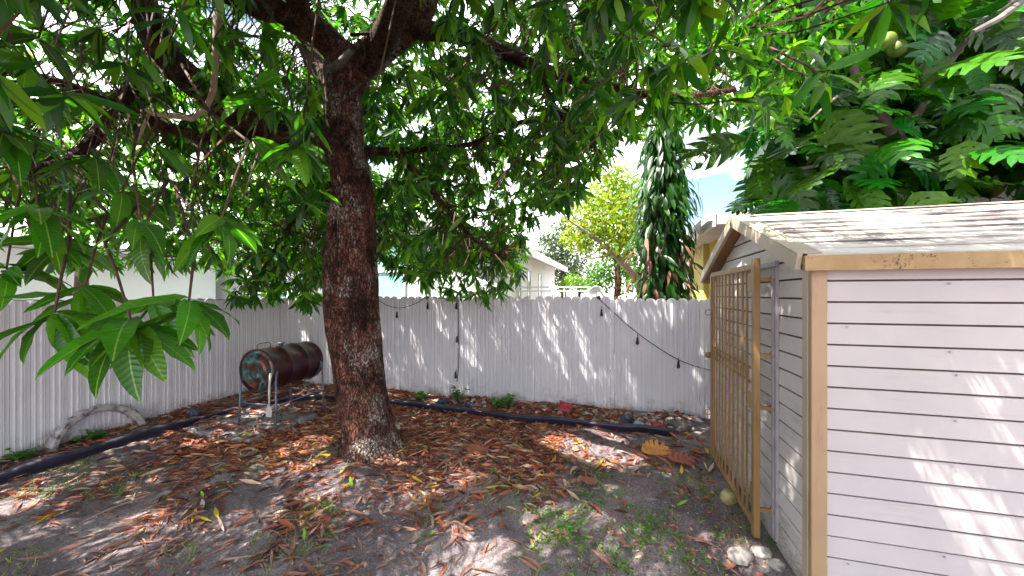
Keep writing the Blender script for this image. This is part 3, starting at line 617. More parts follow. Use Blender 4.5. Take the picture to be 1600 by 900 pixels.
for i in range(len(c)):
    dd = np.linalg.norm(SKA - c[i] + np.array([0, 0, -0.15]), axis=1); j = int(np.argmin(dd + RNG.uniform(0, 0.5, len(dd))))
    b = SKA[j]; v = c[i] - b; ln = np.linalg.norm(v)
    mid = b + v*0.55 + RNG.normal(0, 0.06, 3) * min(ln, 1.5) + np.array([0, 0, 0.10*ln])
    a = c[i] - mid; a /= np.linalg.norm(a) + 1e-9; a = a*0.7 + RNG.normal(0, 0.35, 3); axis[i] = a / np.linalg.norm(a)
    tpx, tpy, tdp = project(mid)
    if i >= NB_: continue
    if (ln < 2.6 or RNG.random() < 0.3) and not (380 < tpx < 700 and -80 < tpy < 330 and 0 < tdp < 4.3):
        s = mid if ln > 1.2 else b
        p1 = (s + mid)/2 if ln <= 1.2 else mid + (c[i]-mid)*0.4 + RNG.normal(0, 0.03, 3)
        tw.tube([s, p1, c[i] - axis[i]*0.05, c[i]], [0.008, 0.006, 0.004, 0.003], 4, 0, False)
tw.v = [tuple(Vector(v) - MO) for v in tw.v]
tag(tw.build('twigs', M['twig'], mango), kind='stuff')
B, D, Nn, Ln, I = whorls(c, axis)
GREEN = [(0.019, 0.085, 0.005), (0.034, 0.12, 0.006), (0.014, 0.062, 0.008), (0.06, 0.165, 0.007), (0.115, 0.235, 0.009)]
mid_ = B + D/np.linalg.norm(D, axis=1, keepdims=True)*Ln[:, None]*.5
gr = [b*(1.6 if a.z < .05 else 1.0) for a, b in gaps]; open_ = sun_gap(mid_, [tuple(a) for a, b in gaps], gr)
B, D, Nn, Ln = B[~open_], D[~open_], Nn[~open_], Ln[~open_]
tag(link('crown', scatter_leaves('crown', B - np.array(MO), D, Nn, Ln, RNG.uniform(0.68, 1.05, len(B)), jitter_cols(None, len(B), 0.35, GREEN), M['crown']), mango), kind='stuff')
print('crown leaves', len(B), 'whorls', len(c))

# near leaves, each its own object
def near_leaf(seed, L=0.24):
    r = random.Random(seed); ts = [0, .04, .12, .24, .38, .52, .66, .8, .91, 1.0]
    v, f = leaf_grid(ts, mango_ws(ts), r.uniform(.1, .35), r.uniform(.2, .8), r.uniform(.008, .02), r.uniform(14, 22), r.uniform(-.3, .3))
    m = MB(); m.add([tuple(q * L * np.array([1.1, 1, 1])) for q in v], [tuple(int(i) for i in q) for q in f]); return m.mesh('leaf', M['leaf'], True)
NL = [near_leaf(k) for k in range(7)]
hand = [(85, 488, 1.4), (205, 500, 1.35), (295, 474, 1.4), (240, 470, 1.6), (60, 330, 1.7), (220, 352, 1.75), (345, 345, 1.7), (130, 455, 1.7)]
rest = [(225, 85, 1.9), (235, 100, 2.0), (140, 160, 2.0), (150, 250, 2.1), (245, 225, 2.2), (30, 90, 1.7), (10, 200, 1.9), (60, 60, 2.0), (395, 215, 2.2), (420, 290, 2.1), (465, 230, 2.3), (440, 165, 2.4), (380, 310, 2.0), (300, 290, 2.0), (190, 300, 2.1), (90, 380, 2.0), (330, 395, 2.0), (410, 60, 2.5), (400, 140, 2.4), (10, 420, 1.9)]
nleaf = 0; GQ = [tuple(a) for a, b in gaps if a.z < .05]; GRR = [b*1.1 for a, b in gaps if a.z < .05]
for j, (a, b, d) in enumerate(hand + rest):
    p = at(a, b, d); up_ = Vector((random.uniform(-.5, .5), random.uniform(-.3, .3), 1)).normalized()
    stem = at(a + random.uniform(-60, 60), b - random.uniform(70, 130), d + 0.45)
    br = MB().tube([sub(at(a + 60*random.uniform(-1, 1), b - 190, d + 0.95)), sub(stem), sub((p + stem)/2 + Vector((0, 0, .02))), sub(p)], [.010, .008, .006, .004], 6, 0.05).build('branch', M['twig'], mango, True)
    for k in range(random.randint(9, 11)):
        if nleaf >= 296: break
        an = 2*PI*k/10*1.618*2 + random.uniform(-.3, .3); el = random.uniform(-1.0, 0.12) if j < 8 else random.uniform(-.9, .35)
        dv = Vector((math.cos(an)*math.cos(el), math.sin(an)*math.cos(el), math.sin(el)))
        q = p - Vector((0, 0, 1)) * random.uniform(0, .015) + up_*random.uniform(0, .05) - up_*0.02
        s = random.uniform(.85, 1.38); mt = frame(sub(q), dv, up_ + Vector((random.uniform(-.4, .4), random.uniform(-.4, .4), 0))) @ Matrix.Scale(s, 4)
        if j >= 8 and sun_gap(np.array([tuple(q + dv*.12)]), GQ, GRR)[0]: continue
        link('leaf', NL[random.randrange(7)], br, mtx=mt); nleaf += 1
print('near leaves', nleaf)

# ------------------------------------------------------------------ drum barbecue on its stand
DX, D0, D1, DZ, DR = -4.74, 3.90, 4.80, 0.79, 0.29
drum = thing('drum_barbecue', 'rusty dark red oil drum barbecue lying on a thin steel stand by the left fence', 'barbecue', (DX, (D0+D1)/2, 0), math.radians(2))
hl = (D1 - D0)/2
cyl = lambda a, r, h: (r*math.cos(a), h, DZ + r*math.sin(a))
prof = [(DR-.01, -hl+.004), (DR+.006, -hl), (DR+.006, -hl+.02), (DR-.002, -hl+.03)]
for hc in (-.15, .15): prof += [(DR-.002, hc-.03), (DR+.012, hc-.01), (DR+.012, hc+.01), (DR-.002, hc+.03)]
prof += [(DR-.002, hl-.03), (DR+.006, hl-.02), (DR+.006, hl), (DR-.01, hl-.004)]
body = MB().lathe(prof, cyl, 48).build('drum_body', M['drum'], drum, True)
lid = MB().lathe([(DR-.008, -hl+.010), (DR-.03, -hl+.012), (DR-.035, -hl+.004), (DR-.06, -hl+.006), (DR-.09, -hl+.014), (0.12, -hl+.016), (0.115, -hl+.008), (0.10, -hl+.010), (0.001, -hl+.014)], cyl, 48).build('drum_lid', M['lid'], drum, True)
MB().lathe([(DR-.008, hl-.010), (0.001, hl-.012)], cyl, 32).build('drum_end', M['drum'], drum)
for a, rr in ((PI/2, .20), (-PI/2, .21), (-PI/2+.35, .2)):
    MB().lathe([(.001, -hl-.004), (.028, -hl-.004), (.03, -hl+.008)], lambda t, r, h, a=a, rr=rr: (rr*math.cos(a)+r*math.cos(t), h, DZ+rr*math.sin(a)+r*math.sin(t)), 14).build('bung_cap', M['lid'], lid)
MB().tube([(-.02, -hl+.03, DZ+DR-.002), (-.02, -hl+.03, DZ+DR+.06), (-.01, -hl+.09, DZ+DR+.075), (0, -hl+.20, DZ+DR+.075), (0, -hl+.22, DZ+DR+.06), (0, -hl+.22, DZ+DR-.002)], .006, 7).build('handle', M['steel'], drum, True)
MB().lathe([(.001, DZ+DR+.055), (.05, DZ+DR+.05), (.05, DZ+DR+.03), (.03, DZ+DR+.03), (.03, DZ+DR-.01)], lambda a, r, h: (r*math.cos(a), -.05+r*math.sin(a), h), 16).build('vent_cap', M['steel'], drum, True)
for sx in (-1, 1):
    for sy in (-1, 1):
        lg = MB().tube([(sx*.31, sy*.44, -.02), (sx*.305, sy*.43, .35), (sx*.295, sy*.42, DZ-.02)], .014, 8).build('leg', M['steel'], drum, True)
    MB().tube([(sx*.305, -.42, .33), (sx*.305, .42, .33)], .009, 7).build('rung', M['steel'], drum, True)
for sy in (-1, 1):
    MB().tube([(-.305, sy*.42, .33), (.305, sy*.42, .33)], .009, 7).build('rung', M['steel'], drum, True)
    MB().tube([(.297*math.cos(PI + PI*k/10), sy*.40, DZ + .302*math.sin(PI + PI*k/10)) for k in range(11)], .009, 7).build('cradle', M['steel'], drum, True)
sp = thing('spatula', 'pale wooden paddle hanging from the front leg of the drum barbecue', 'spatula', (DX+.30, D0-.03, .0))
MB().tube([(0, 0, .78), (-.01, -.012, .60), (-.012, -.012, .40), (-.02, -.01, .33)], [.018, .014, .011, .012], 8).build('handle', M['wood'], sp, True)
MB().prism([(-.045, .20), (.04, .20), (.05, .22), (.045, .30), (.015, .36), (-.02, .36), (-.045, .30)], -.006, .006, lambda u, v, d: (u-.02, d-.01, v)).build('blade', M['wood'], sp, bevel=.003)

# pavers under the drum
pav = [(285, 676), (388, 697), (500, 652), (408, 634)]
q = [ground_at(*p) for p in pav]; kk = 0
for i in range(3):
    for j in range(2):
        f = lambda u, v: (q[0]*(1-u)*(1-v) + q[1]*u*(1-v) + q[2]*u*v + q[3]*(1-u)*v)
        u0, u1, v0, v1 = j/2+.022, (j+1)/2-.022, i/3+.022, (i+1)/3-.022
        poly = [f(u0, v0), f(u1, v0), f(u1, v1), f(u0, v1)]; zt = .062 + random.uniform(-.006, .008)
        m = MB(); m.add([(p.x, p.y, -.05) for p in poly] + [(p.x, p.y, zt + random.uniform(-.004, .004)) for p in poly], [(3,2,1,0),(4,5,6,7),(0,1,5,4),(1,2,6,5),(2,3,7,6),(3,0,4,7)])
        o = m.build('paving_slab', M['paver'], None, bevel=.006); kk += 1
        tag(o, ['grey paving slab nearest the left edging, front of the six', 'grey paving slab at the front corner nearest the camera', 'grey paving slab on the fence side under the drum front legs', 'grey paving slab under the right front leg of the drum', 'grey paving slab at the back by the edging behind the drum', 'grey paving slab at the back nearest the tree trunk'][kk-1], 'paving slab', 'paving slabs under the drum barbecue')

# ------------------------------------------------------------------ edging, tyre, stones and scraps
epath = [(-5.80, 0.5), (-5.76, 2.1), (-5.74, 2.78), (-5.71, 3.76), (-5.62, 4.6), (-5.35, 5.12), (-4.73, 5.31), (-3.45, 5.29), (-1.49, 5.23), (-.3, 5.19), (.70, 5.15)]
ep = smooth_path([(Vector((x, y, 0)), 1.0) for x, y in epath], 6)
m = MB(); pts = [p for p, _ in ep]
secn = [(-.028, -.05), (.028, -.05), (.024, .085), (.034, .10), (.03, .125), (0, .135), (-.03, .125), (-.034, .10), (-.024, .085)]
vs = []; fs = []; n = len(secn)
for i, p in enumerate(pts):
    t = (pts[min(i+1, len(pts)-1)] - pts[max(i-1, 0)]).normalized(); sd_ = Vector((t.y, -t.x, 0)); h = float(ground_h(p.x, p.y))
    kk_ = 1.0 + .22*max(0, min(1, (4.3 - p.y)/1.2))
    for u, w in secn: vs.append(p + sd_*(u*1.3*kk_ + .008*math.sin(i*1.3)) + Vector((0, 0, w*kk_*(.72 + .1*math.sin(i*.9)) + h*.6)))
for i in range(len(pts)-1):
    for k in range(n): fs.append((i*n+k, i*n+(k+1) % n, (i+1)*n+(k+1) % n, (i+1)*n+k))
fs += [tuple(range(n)), tuple(range((len(pts)-1)*n, len(pts)*n))]
tag(m.add(vs, fs).build('garden_edging', M['edging'], None, True), 'black plastic garden edging curving along both fences', 'edging')

tp = [(FX + .17, 3.08, -.02)]
ty = thing('tyre', 'half-buried tyre painted white with notched tread leaning on the left fence', 'tyre', (FX+.17, 3.08, 0))
R0, R1 = .385, .47
N_ = 44; vs = []; fs = []
sec = [(R0, -.045), (R0+.015, -.065), (R1-.025, -.07), (R1, -.045), (R1, .045), (R1-.025, .07), (R0+.015, .065), (R0, .045)]
for i in range(N_+1):
    a = -0.15 + (PI+.3)*i/N_
    for k, (r, w) in enumerate(sec):
        rr = r - (.022 if (i % 4 in (0, 1) and k in (3, 4)) else 0)
        vs.append((w, rr*math.cos(a), rr*math.sin(a) - .04))
n = len(sec)
for i in range(N_):
    for k in range(n): fs.append((i*n+k, i*n+(k+1) % n, (i+1)*n+(k+1) % n, (i+1)*n+k))
fs += [tuple(range(n)), tuple(range(N_*n, N_*n+n))]
MB().add(vs, fs).build('tread', M['tyre'], ty)
ty.rotation_euler = (0, math.radians(-8), 0)

def blob(r, seed, sub_=2, amp=.25, squash=.7):
    bm = bmesh.new(); bmesh.ops.create_icosphere(bm, subdivisions=sub_, radius=r); rr = random.Random(seed); ph = [rr.uniform(0, 6) for _ in range(6)]
    for v in bm.verts:
        d = v.co.normalized(); k = 1 + amp*(math.sin(3*d.x+ph[0])*math.cos(2.5*d.y+ph[1]) + .6*math.sin(5*d.z+4*d.x+ph[2])) + rr.uniform(-amp, amp)*.25
        v.co *= k; v.co.z *= squash
    return bm
def blob_mesh(name, mat, *a, smooth=True, **k):
    bm = blob(*a, **k); me = bpy.data.meshes.new(name); bm.to_mesh(me); bm.free(); me.materials.append(mat)
    if smooth: me.shade_smooth()
    return me
def gz_(x, y): return float(ground_h(x, y))
def put(name, me, px_, py_, label, cat, group=None, dz=0, rz=None, s=1):
    p = ground_at(px_, py_); o = link(name, me, None, (p.x, p.y, gz_(p.x, p.y) + dz)); o.rotation_euler = (0, 0, random.uniform(0, 6) if rz is None else rz); o.scale = (s, s, s)
    return tag(o, label, cat, group)
put('fallen_fruit', blob_mesh('fallen_fruit', M['ball'], .068, 5, 3, .04, .95), 1138, 786, 'round yellowish fruit lying under the open security gate', 'fruit', None, .055)
put('stone', blob_mesh('stone', M['stone'], .06, 9, 2, .2, .8), 619, 682, 'pale stone leaning on the right side of the trunk foot', 'stone', None, .06)
put('stone', blob_mesh('stone', M['stone'], .085, 12, 2, .25, .5), 1156, 872, 'large pale rock in the dirt below the gate', 'stone', None, .02)
put('stone', blob_mesh('stone', M['stone'], .06, 14, 2, .25, .6), 1190, 866, 'small white rock against the shed foot', 'stone', None, .02)
put('stone', blob_mesh('stone', M['stone'], .05, 16, 2, .25, .6), 1212, 884, 'white rock nearest the shed corner at the bottom edge', 'stone', None, .015)
NET = [blob_mesh('net_lump', M['net'], .10, 31+k, 3, .35, .7) for k in range(2)]
for i, (a, b, s, lb) in enumerate([(305, 655, .9, 'tangled dark blue net lump beside the left edging'), (692, 636, .9, 'dark blue-grey net lump in the bed right of the trunk'), (733, 641, .6, 'small blue-grey net lump beside the black edging'), (980, 662, .9, 'dark tangled lump in the bed near the shed')]):
    put('net_lump', NET[i % 2], a, b, lb, 'net lump', None, .05, None, s)
put('red_cloth', blob_mesh('red_cloth', M['redcloth'], .11, 41, 3, .4, .55), 882, 648, 'crumpled red cloth lying in the bed of shells', 'cloth', None, .06)
put('red_cloth', blob_mesh('red_cloth', M['redcloth'], .07, 43, 3, .4, .45), 1028, 672, 'small crumpled pink-red cloth at the end of the edging', 'cloth', None, .04)
put('plastic_scrap', blob_mesh('plastic_scrap', M['bluescrap'], .07, 47, 2, .3, .3), 998, 667, 'flat pale blue plastic scrap in the bed', 'scrap', None, .03)
put('log', blob_mesh('log', M['grey_bark'], .13, 53, 3, .3, .5), 1062, 672, 'dark mossy log end near the open gate', 'log', None, .02)
SM = [blob_mesh('shell', M['stone'], .035, 60+k, 1, .3, .6, smooth=False) for k in range(5)]
for k in range(130):
    x = random.uniform(-.95, 1.0) if random.random() < .72 else random.uniform(-3.9, -1); y = random.uniform(5.30, 5.85)
    o = link('shell', SM[k % 5], None, (x, y, gz_(x, y) + .012)); o.rotation_euler = (random.uniform(-.4, .4), random.uniform(-.4, .4), random.uniform(0, 6)); s = random.uniform(.5, 1.5); o.scale = (s, s, s)
    tag(o, 'small white shell or pebble in the bed along the back fence', 'shell', 'white shells along the back fence')

# ------------------------------------------------------------------ string lights
def fence_pt(px_, py_, off=.035):
    P = at(px_, py_, 1.0) - Vector((0, 0, EYE)); return Vector((0, 0, EYE)) + P * ((FY - off) / P.y)
bulb_me = MB().lathe([(.001, -.085), (.018, -.078), (.024, -.055), (.018, -.03), (.013, -.024)], lambda a, r, h: (r*math.cos(a), r*math.sin(a), h), 12).mesh('bulb', M['bulb'], True)
sock_me = MB().lathe([(.004, .03), (.014, .026), (.017, -.03), (.001, -.032)], lambda a, r, h: (r*math.cos(a), r*math.sin(a), h), 10).mesh('socket', M['wire'], True)
def string_light(label, pts, bulbs, vertical=None):
    P = [fence_pt(*p) for p in pts]; root = thing('string_light', label, 'string light', P[0])
    MB().tube([p - P[0] for p, _ in smooth_path([(p, 1.0) for p in P], 6)], .006, 6).build('cable', M['wire'], root, True)
    for (bx, by) in bulbs:
        b = fence_pt(bx, by, .05) - P[0]
        s = link('socket', sock_me, root, b); link('bulb', bulb_me, s)
        MB().tube([(0, 0.012, .028), (.004, .014, .075)], .004, 5).build('lead', M['wire'], s)
string_light('black string light cable sagging right of the trunk with bulbs', [(560, 458), (592, 470), (607, 478), (628, 481), (650, 474), (668, 464), (690, 466), (715, 464)], [(620, 490), (668, 476), (713, 476)])
string_light('black light cable hanging straight down the fence post', [(716, 464), (716, 500), (717, 540), (716, 575), (714, 596)], [(714, 528), (712, 584)])
string_light('black string light slanting down the fence towards the gate', [(935, 466), (950, 480), (998, 522), (1060, 562), (1115, 580), (1160, 590)], [(940, 486), (996, 530), (1060, 567)])
for a, lb in ((668, 'bunched black cable knot on the fence top right of the trunk'), (936, 'bunched black cable knot on the fence top at the slanting string')):
    p = fence_pt(a, 465, .03); o = link('cable_knot', blob_mesh('cable_knot', M['wire'], .032, a, 2, .4, .9), None, p); tag(o, lb, 'cable')
wl = [Vector((FX + .03, y, 1.77 - .03*math.sin((y-1)*2.2)**2)) for y in np.arange(1.0, 5.6, .2)]
tag(MB().tube(wl, .005, 6).build('string_light_cable', M['wire'], None, True), 'thin black cable along the top of the left fence', 'cable')

# ------------------------------------------------------------------ leaf litter
def litter_density(x, y):
    d = np.exp(-(((x + 2.4)/2.3)**2 + ((y - 4.4)/.85)**2)) * 1.9 + .5*np.exp(-(((x + 4.3)/1.2)**2 + ((y - 3.6)/.6)**2)) * 1.5
    d += .9*((y > 5.28) & (y < 5.95) & (x < .9)) + .75*((x < -5.75) & (x > -6.4)) + .05
    d += .35*np.exp(-(((x + 3.2)/1.6)**2 + ((y - 2.4)/.6)**2)) * (np.sin(5*x + 3*y) > 0)
    d *= .55 + .45*np.sin(3.1*x + 1.3*np.sin(2.2*y))*np.cos(2.7*y + x)
    d = np.where((x > -.6) & (y < 5.1), d*.35, d)
    return np.clip(d, 0.015, 1.6)
NLIT = 105000
lx = RNG.uniform(-6.4, 1.0, NLIT); ly = RNG.uniform(.9, 5.95, NLIT); kp = RNG.random(NLIT) < litter_density(lx, ly) * .62
pq = [ground_at(*p) for p in ((285, 676), (388, 697), (500, 652), (408, 634))]; ins = np.ones(NLIT, bool)
for i in range(4):
    e0_, e1_ = pq[i], pq[(i+1) % 4]; ins &= ((e1_.x-e0_.x)*(ly-e0_.y) - (e1_.y-e0_.y)*(lx-e0_.x)) > 0
kp &= ~ins | (RNG.random(NLIT) < .28)
kp &= (np.hypot(lx - TB.x, ly - TB.y) > .36)
lx = lx[kp]; ly = ly[kp]; ins = ins[kp]; n = len(lx)
lz = ground_h(lx, ly) + RNG.uniform(.003, .018, n)
az = RNG.uniform(0, 2*PI, n); dr = np.stack([np.cos(az), np.sin(az), RNG.normal(0, .05, n)], 1)
nn = np.stack([RNG.normal(0, .28, n), RNG.normal(0, .28, n), np.ones(n)], 1)
LITP = [(0.32, 0.085, 0.042), (0.37, 0.14, 0.075), (0.20, 0.05, 0.03), (0.44, 0.24, 0.15), (0.11, 0.035, 0.028), (0.50, 0.34, 0.25), (0.38, 0.11, 0.03), (0.24, 0.09, 0.06), (0.30, 0.15, 0.11)]
lc = jitter_cols(None, n, .3, LITP)
ysel = RNG.random(n) < .012; lc[ysel] = np.array([.55, .36, .02]); gsel = RNG.random(n) < .006; lc[gsel] = np.array([.12, .25, .03])
CURL = [leaf_grid(TS5, [.012, .085, .115, .07, .003], fo, dr_, 0, 9, tw_) for fo, dr_, tw_ in ((.7, .25, .3), (.4, -.3, .5), (1.1, .2, -.4), (.1, -.3, .2), (.5, .45, -.6))]
lz = np.where(ins, .074 + RNG.uniform(0, .01, n), lz)
lpx, lpy, ldp = project(np.stack([lx, ly, lz], 1))
infr = (ldp > .3) & (lpx > -20) & (lpx < 1240) & (lpy < 915)
o_near = np.where(infr, ldp, 99); pick = np.argsort(o_near)[:220]; rest_ = np.ones(n, bool); rest_[pick] = False
ll = RNG.uniform(.07, .20, n)
lit = link('leaf_litter', scatter_leaves('leaf_litter', np.stack([lx, ly, lz], 1)[rest_], dr[rest_], nn[rest_], ll[rest_], RNG.uniform(.4, 1.05, rest_.sum()), lc[rest_], M['litter'], CURL))
tag(lit, 'carpet of dry reddish-brown mango leaves around the trunk and along the beds', 'leaf litter', kind='stuff')
def leafobj(v, f, s, mat, name='fallen_leaf'):
    m = MB(); m.add([tuple(q*s) for q in v], [tuple(int(i) for i in q) for q in f]); return m.mesh(name, mat, True)
DRY = [leafobj(v*np.array([.62, 1, .8]), f, .17, M['dry']) for v, f in CURL]
for i in pick:
    s = ll[i]/.17; o = link('fallen_leaf', DRY[i % 5], None, mtx=frame((lx[i], ly[i], lz[i]), dr[i], nn[i]) @ Matrix.Scale(s, 4))
    tag(o, 'dry brown mango leaf lying loose on the open soil in the foreground', 'leaf', 'dry leaves scattered in the foreground')
YL = leafobj(*CURL[3], .17, M['yellow']); GL = leafobj(*CURL[1], .15, M['green'])
for a, b in [(300, 815), (530, 748), (550, 760), (660, 755), (688, 762), (840, 742), (620, 715), (520, 720), (330, 812), (165, 732), (470, 640), (715, 703), (735, 682), (930, 735), (1065, 745), (10, 858), (545, 735), (340, 808)]:
    p = ground_at(a, b); an = random.uniform(0, 6.28)
    o = link('fallen_leaf', YL, None, mtx=frame((p.x, p.y, gz_(p.x, p.y) + .022), (math.cos(an), math.sin(an), .05), (random.uniform(-.3, .3), random.uniform(-.3, .3), 1)) @ Matrix.Scale(random.uniform(.7, 1.1), 4))
    tag(o, 'bright yellow fallen mango leaf lying on the brown litter', 'leaf', 'yellow fallen leaves')
for a, b in [(318, 780), (488, 866), (550, 768), (475, 852), (1058, 796), (800, 768)]:
    p = ground_at(a, b); an = random.uniform(0, 6.28)
    o = link('fallen_leaf', GL, None, mtx=frame((p.x, p.y, gz_(p.x, p.y) + .022), (math.cos(an), math.sin(an), .1), (random.uniform(-.5, .5), random.uniform(-.5, .5), 1)) @ Matrix.Scale(random.uniform(.7, 1.0), 4))
    tag(o, 'fresh green fallen leaf lying on the grey soil', 'leaf', 'green fallen leaves')
TWM = [MB().tube([(0, 0, 0), (.1, .012, .006), (.22, -.01, .004), (.34, .02, .006)], [.006, .005, .004, .002], 5).mesh('fallen_twig', M['dry'], True)]
for a, b in [(375, 840), (640, 800), (540, 815), (700, 820), (250, 770), (900, 760), (840, 870), (440, 780), (350, 870)]:
    p = ground_at(a, b); o = link('fallen_twig', TWM[0], None, (p.x, p.y, gz_(p.x, p.y) + .012)); o.rotation_euler = (0, 0, random.uniform(0, 6)); s = random.uniform(.8, 1.7); o.scale = (s, s, s)
    tag(o, 'thin reddish twig lying on the grey soil', 'twig', 'twigs lying on the soil')

# crumbs of leaf, bark and grit over the open soil
nc = 26000; cx_ = RNG.uniform(-5.7, 1.05, nc); cy_ = RNG.uniform(.95, 5.1, nc); kc = np.hypot(cx_ - TB.x, cy_ - TB.y) > .36
kc &= (np.sin(2.7*cx_+.5*np.sin(3*cy_))*np.cos(2.1*cy_+.4) + RNG.normal(0, .6, nc)) > -.1; cx_ = cx_[kc]; cy_ = cy_[kc]; nc = len(cx_); ac = RNG.uniform(0, 6.28, nc)
tag(link('leaf_crumbs', scatter_leaves('leaf_crumbs', np.stack([cx_, cy_, ground_h(cx_, cy_) + RNG.uniform(.001, .006, nc)], 1), np.stack([np.cos(ac), np.sin(ac), RNG.normal(0, .12, nc)], 1), np.stack([RNG.normal(0, .4, nc), RNG.normal(0, .4, nc), np.ones(nc)], 1), RNG.uniform(.012, .05, nc), RNG.uniform(.5, 2.2, nc), jitter_cols(None, nc, .35, LITP + [(.12, .10, .09), (.07, .05, .045), (.45, .42, .38)]), M['litter'], LOW)), 'crumbs of dry leaf, bark and grit strewn over the open soil', 'litter', kind='stuff')

# lobed leaf used by the breadfruit tree and by its fallen leaves
def lobed(seed, L, mat, curl=.5, name='leaf', fold=.25, raw=False):
    r = random.Random(seed); st = []; 
    nl = 5
    st.append((0.0, .01, 0)); st.append((.06, .012, 0))
    for k in range(nl):
        t0 = .08 + .80*k/nl; t1 = .08 + .80*(k+1)/nl; env = .46*math.sin(PI*min(1, (.18 + .74*(k+.5)/nl)))**.8
        st += [(t0 + .005, .17*env + .02, .01), (t0 + .03, env*.55, .06), (t0 + .055, env*.92, .15), (t0 + .08, env, .24), (t1 - .045, env*.70, .15), (t1 - .015, env*.32, .07)]
    st += [(.90, .06, .01), (.94, .075, .02), (1.0, .004, 0)]
    v = []; f = []
    for i, (t, w, fw) in enumerate(st):
        for s in (-1, -.5, 0, .5, 1):
            wj = w*(1 + r.uniform(-.06, .06)); x = s*wj; y = t + fw*abs(s)
            z_ = -curl*y*y*.5 + abs(x)*fold - 1.1*x*x*curl + .012*math.sin(30*y)*abs(s)
            v.append((x*L, y*L, z_*L))
        if i:
            a = (i-1)*5
            for k in range(4): f.append((a+k, a+k+1, a+k+6, a+k+5))
    if raw: return np.array(v), np.array(f)
    return MB().add(v, f).mesh(name, mat, True)
big_or = lobed(3, .36, M['orange'], -.12, 'fallen_leaf', .12); big_rd = lobed(5, .34, M['redbrown'], .1, 'fallen_leaf', .1)
for a, b, me, an, lb, s in [(1000, 712, big_or, .5, 'large curled orange lobed leaf lying on bare soil before the gate', 1.0), (1040, 722, big_rd, .1, 'large rust-red lobed leaf beside the orange one', .9), (725, 707, big_rd, .3, 'large red-brown lobed leaf in the litter right of the trunk', .85), (930, 762, big_rd, 2.2, 'large faded brown lobed leaf flat on the soil in front of the gate', .6)]:
    p = ground_at(a, b); o = link('fallen_leaf', me, None, mtx=frame((p.x, p.y, gz_(p.x, p.y) + .035), (math.cos(an), math.sin(an), .02), (.1, -.12, 1)) @ Matrix.Scale(s, 4)); tag(o, lb, 'leaf')

# ------------------------------------------------------------------ weeds and grass
WB = []; WD = []; WN = []; WL = []; WC = []
RND = [leaf_grid([0, .25, .55, .85, 1.0], [.02, .22, .30, .2, .02], .15, .3)]
def tuft(x, y, n, h, L, col, spread=1.0):
    zz = gz_(x, y)
    for k in range(n):
        a = random.uniform(0, 6.28); r = random.uniform(0, .035)*spread
        WB.append((x + r*math.cos(a), y + r*math.sin(a), zz + random.uniform(.004, h))); WD.append((math.cos(a), math.sin(a), random.uniform(-.1, .7))); WN.append((0, 0, 1)); WL.append(random.uniform(.6, 1.2)*L)
        WC.append(np.array(col)*random.uniform(.6, 1.4))
for k in range(470):
    a, b = random.gauss(975, 95), random.gauss(815, 45)
    if b < 735 or a > 1135 or a < 800: continue
    if math.sin(a*.045)*math.cos(b*.06 + 1) < -.15: continue
    p = ground_at(a, min(b, 960)); tuft(p.x, p.y, random.randint(3, 8), .02, random.choice((.018, .024, .036)), random.choice(((.055, .16, .014), (.09, .22, .02), (.13, .22, .03))), 1.6)
for a, b in [(405, 722), (130, 727), (190, 765), (75, 775), (740, 668), (755, 675), (860, 690), (820, 700), (1050, 650+40), (1090, 740), (1080, 725), (1170, 830), (1205, 850), (895, 830), (880, 845), (780, 720), (715, 690), (630, 640+30), (940, 745), (520, 800), (508, 795), (660, 850)]:
    p = ground_at(a, b)
    for _ in range(3): tuft(p.x + random.uniform(-.04, .04), p.y + random.uniform(-.04, .04), 5, .03, .03, (.07, .19, .02), 1.5)
wme = scatter_leaves('ground_weeds', np.array(WB), np.array(WD), np.array(WN), np.array(WL), np.full(len(WB), 1.0), np.array(WC), M['weed'], RND)
tag(link('ground_weeds', wme), 'low clover-like weeds patching the soil in front of the shed', 'weeds', kind='stuff')
GB_ = []; 
ng = 3600
gx_ = RNG.uniform(-5.6, 1.0, ng); gy_ = RNG.uniform(.9, 4.2, ng); km = (np.sin(2.3*gx_+.7)*np.cos(2.9*gy_) + .5*np.sin(6*gx_+4*gy_) > .35) | ((gx_ > -.6) & (RNG.random(ng) < .45)); gx_ = gx_[km]; gy_ = gy_[km]
ctr = np.stack([gx_, gy_, ground_h(gx_, gy_)], 1); ctr = np.repeat(ctr, 5, 0) + np.concatenate([RNG.normal(0, .015, (len(gx_)*5, 2)), np.zeros((len(gx_)*5, 1))], 1)
gd = RNG.normal(0, .5, (len(ctr), 3)); gd[:, 2] = RNG.uniform(.3, 1.0, len(ctr))
BLADE = [leaf_grid([0, .4, .75, 1.0], [.04, .035, .022, .002], .1, .7)]
tag(link('grass', scatter_leaves('grass', ctr, gd, rnd_unit(len(ctr)), RNG.uniform(.025, .075, len(ctr)), np.full(len(ctr), 1.0), jitter_cols(None, len(ctr), .3, [(.10, .17, .04), (.17, .20, .06), (.25, .24, .10)]), M['weed'], BLADE)), 'thin sparse grass blades over the bare soil', 'grass', kind='stuff')
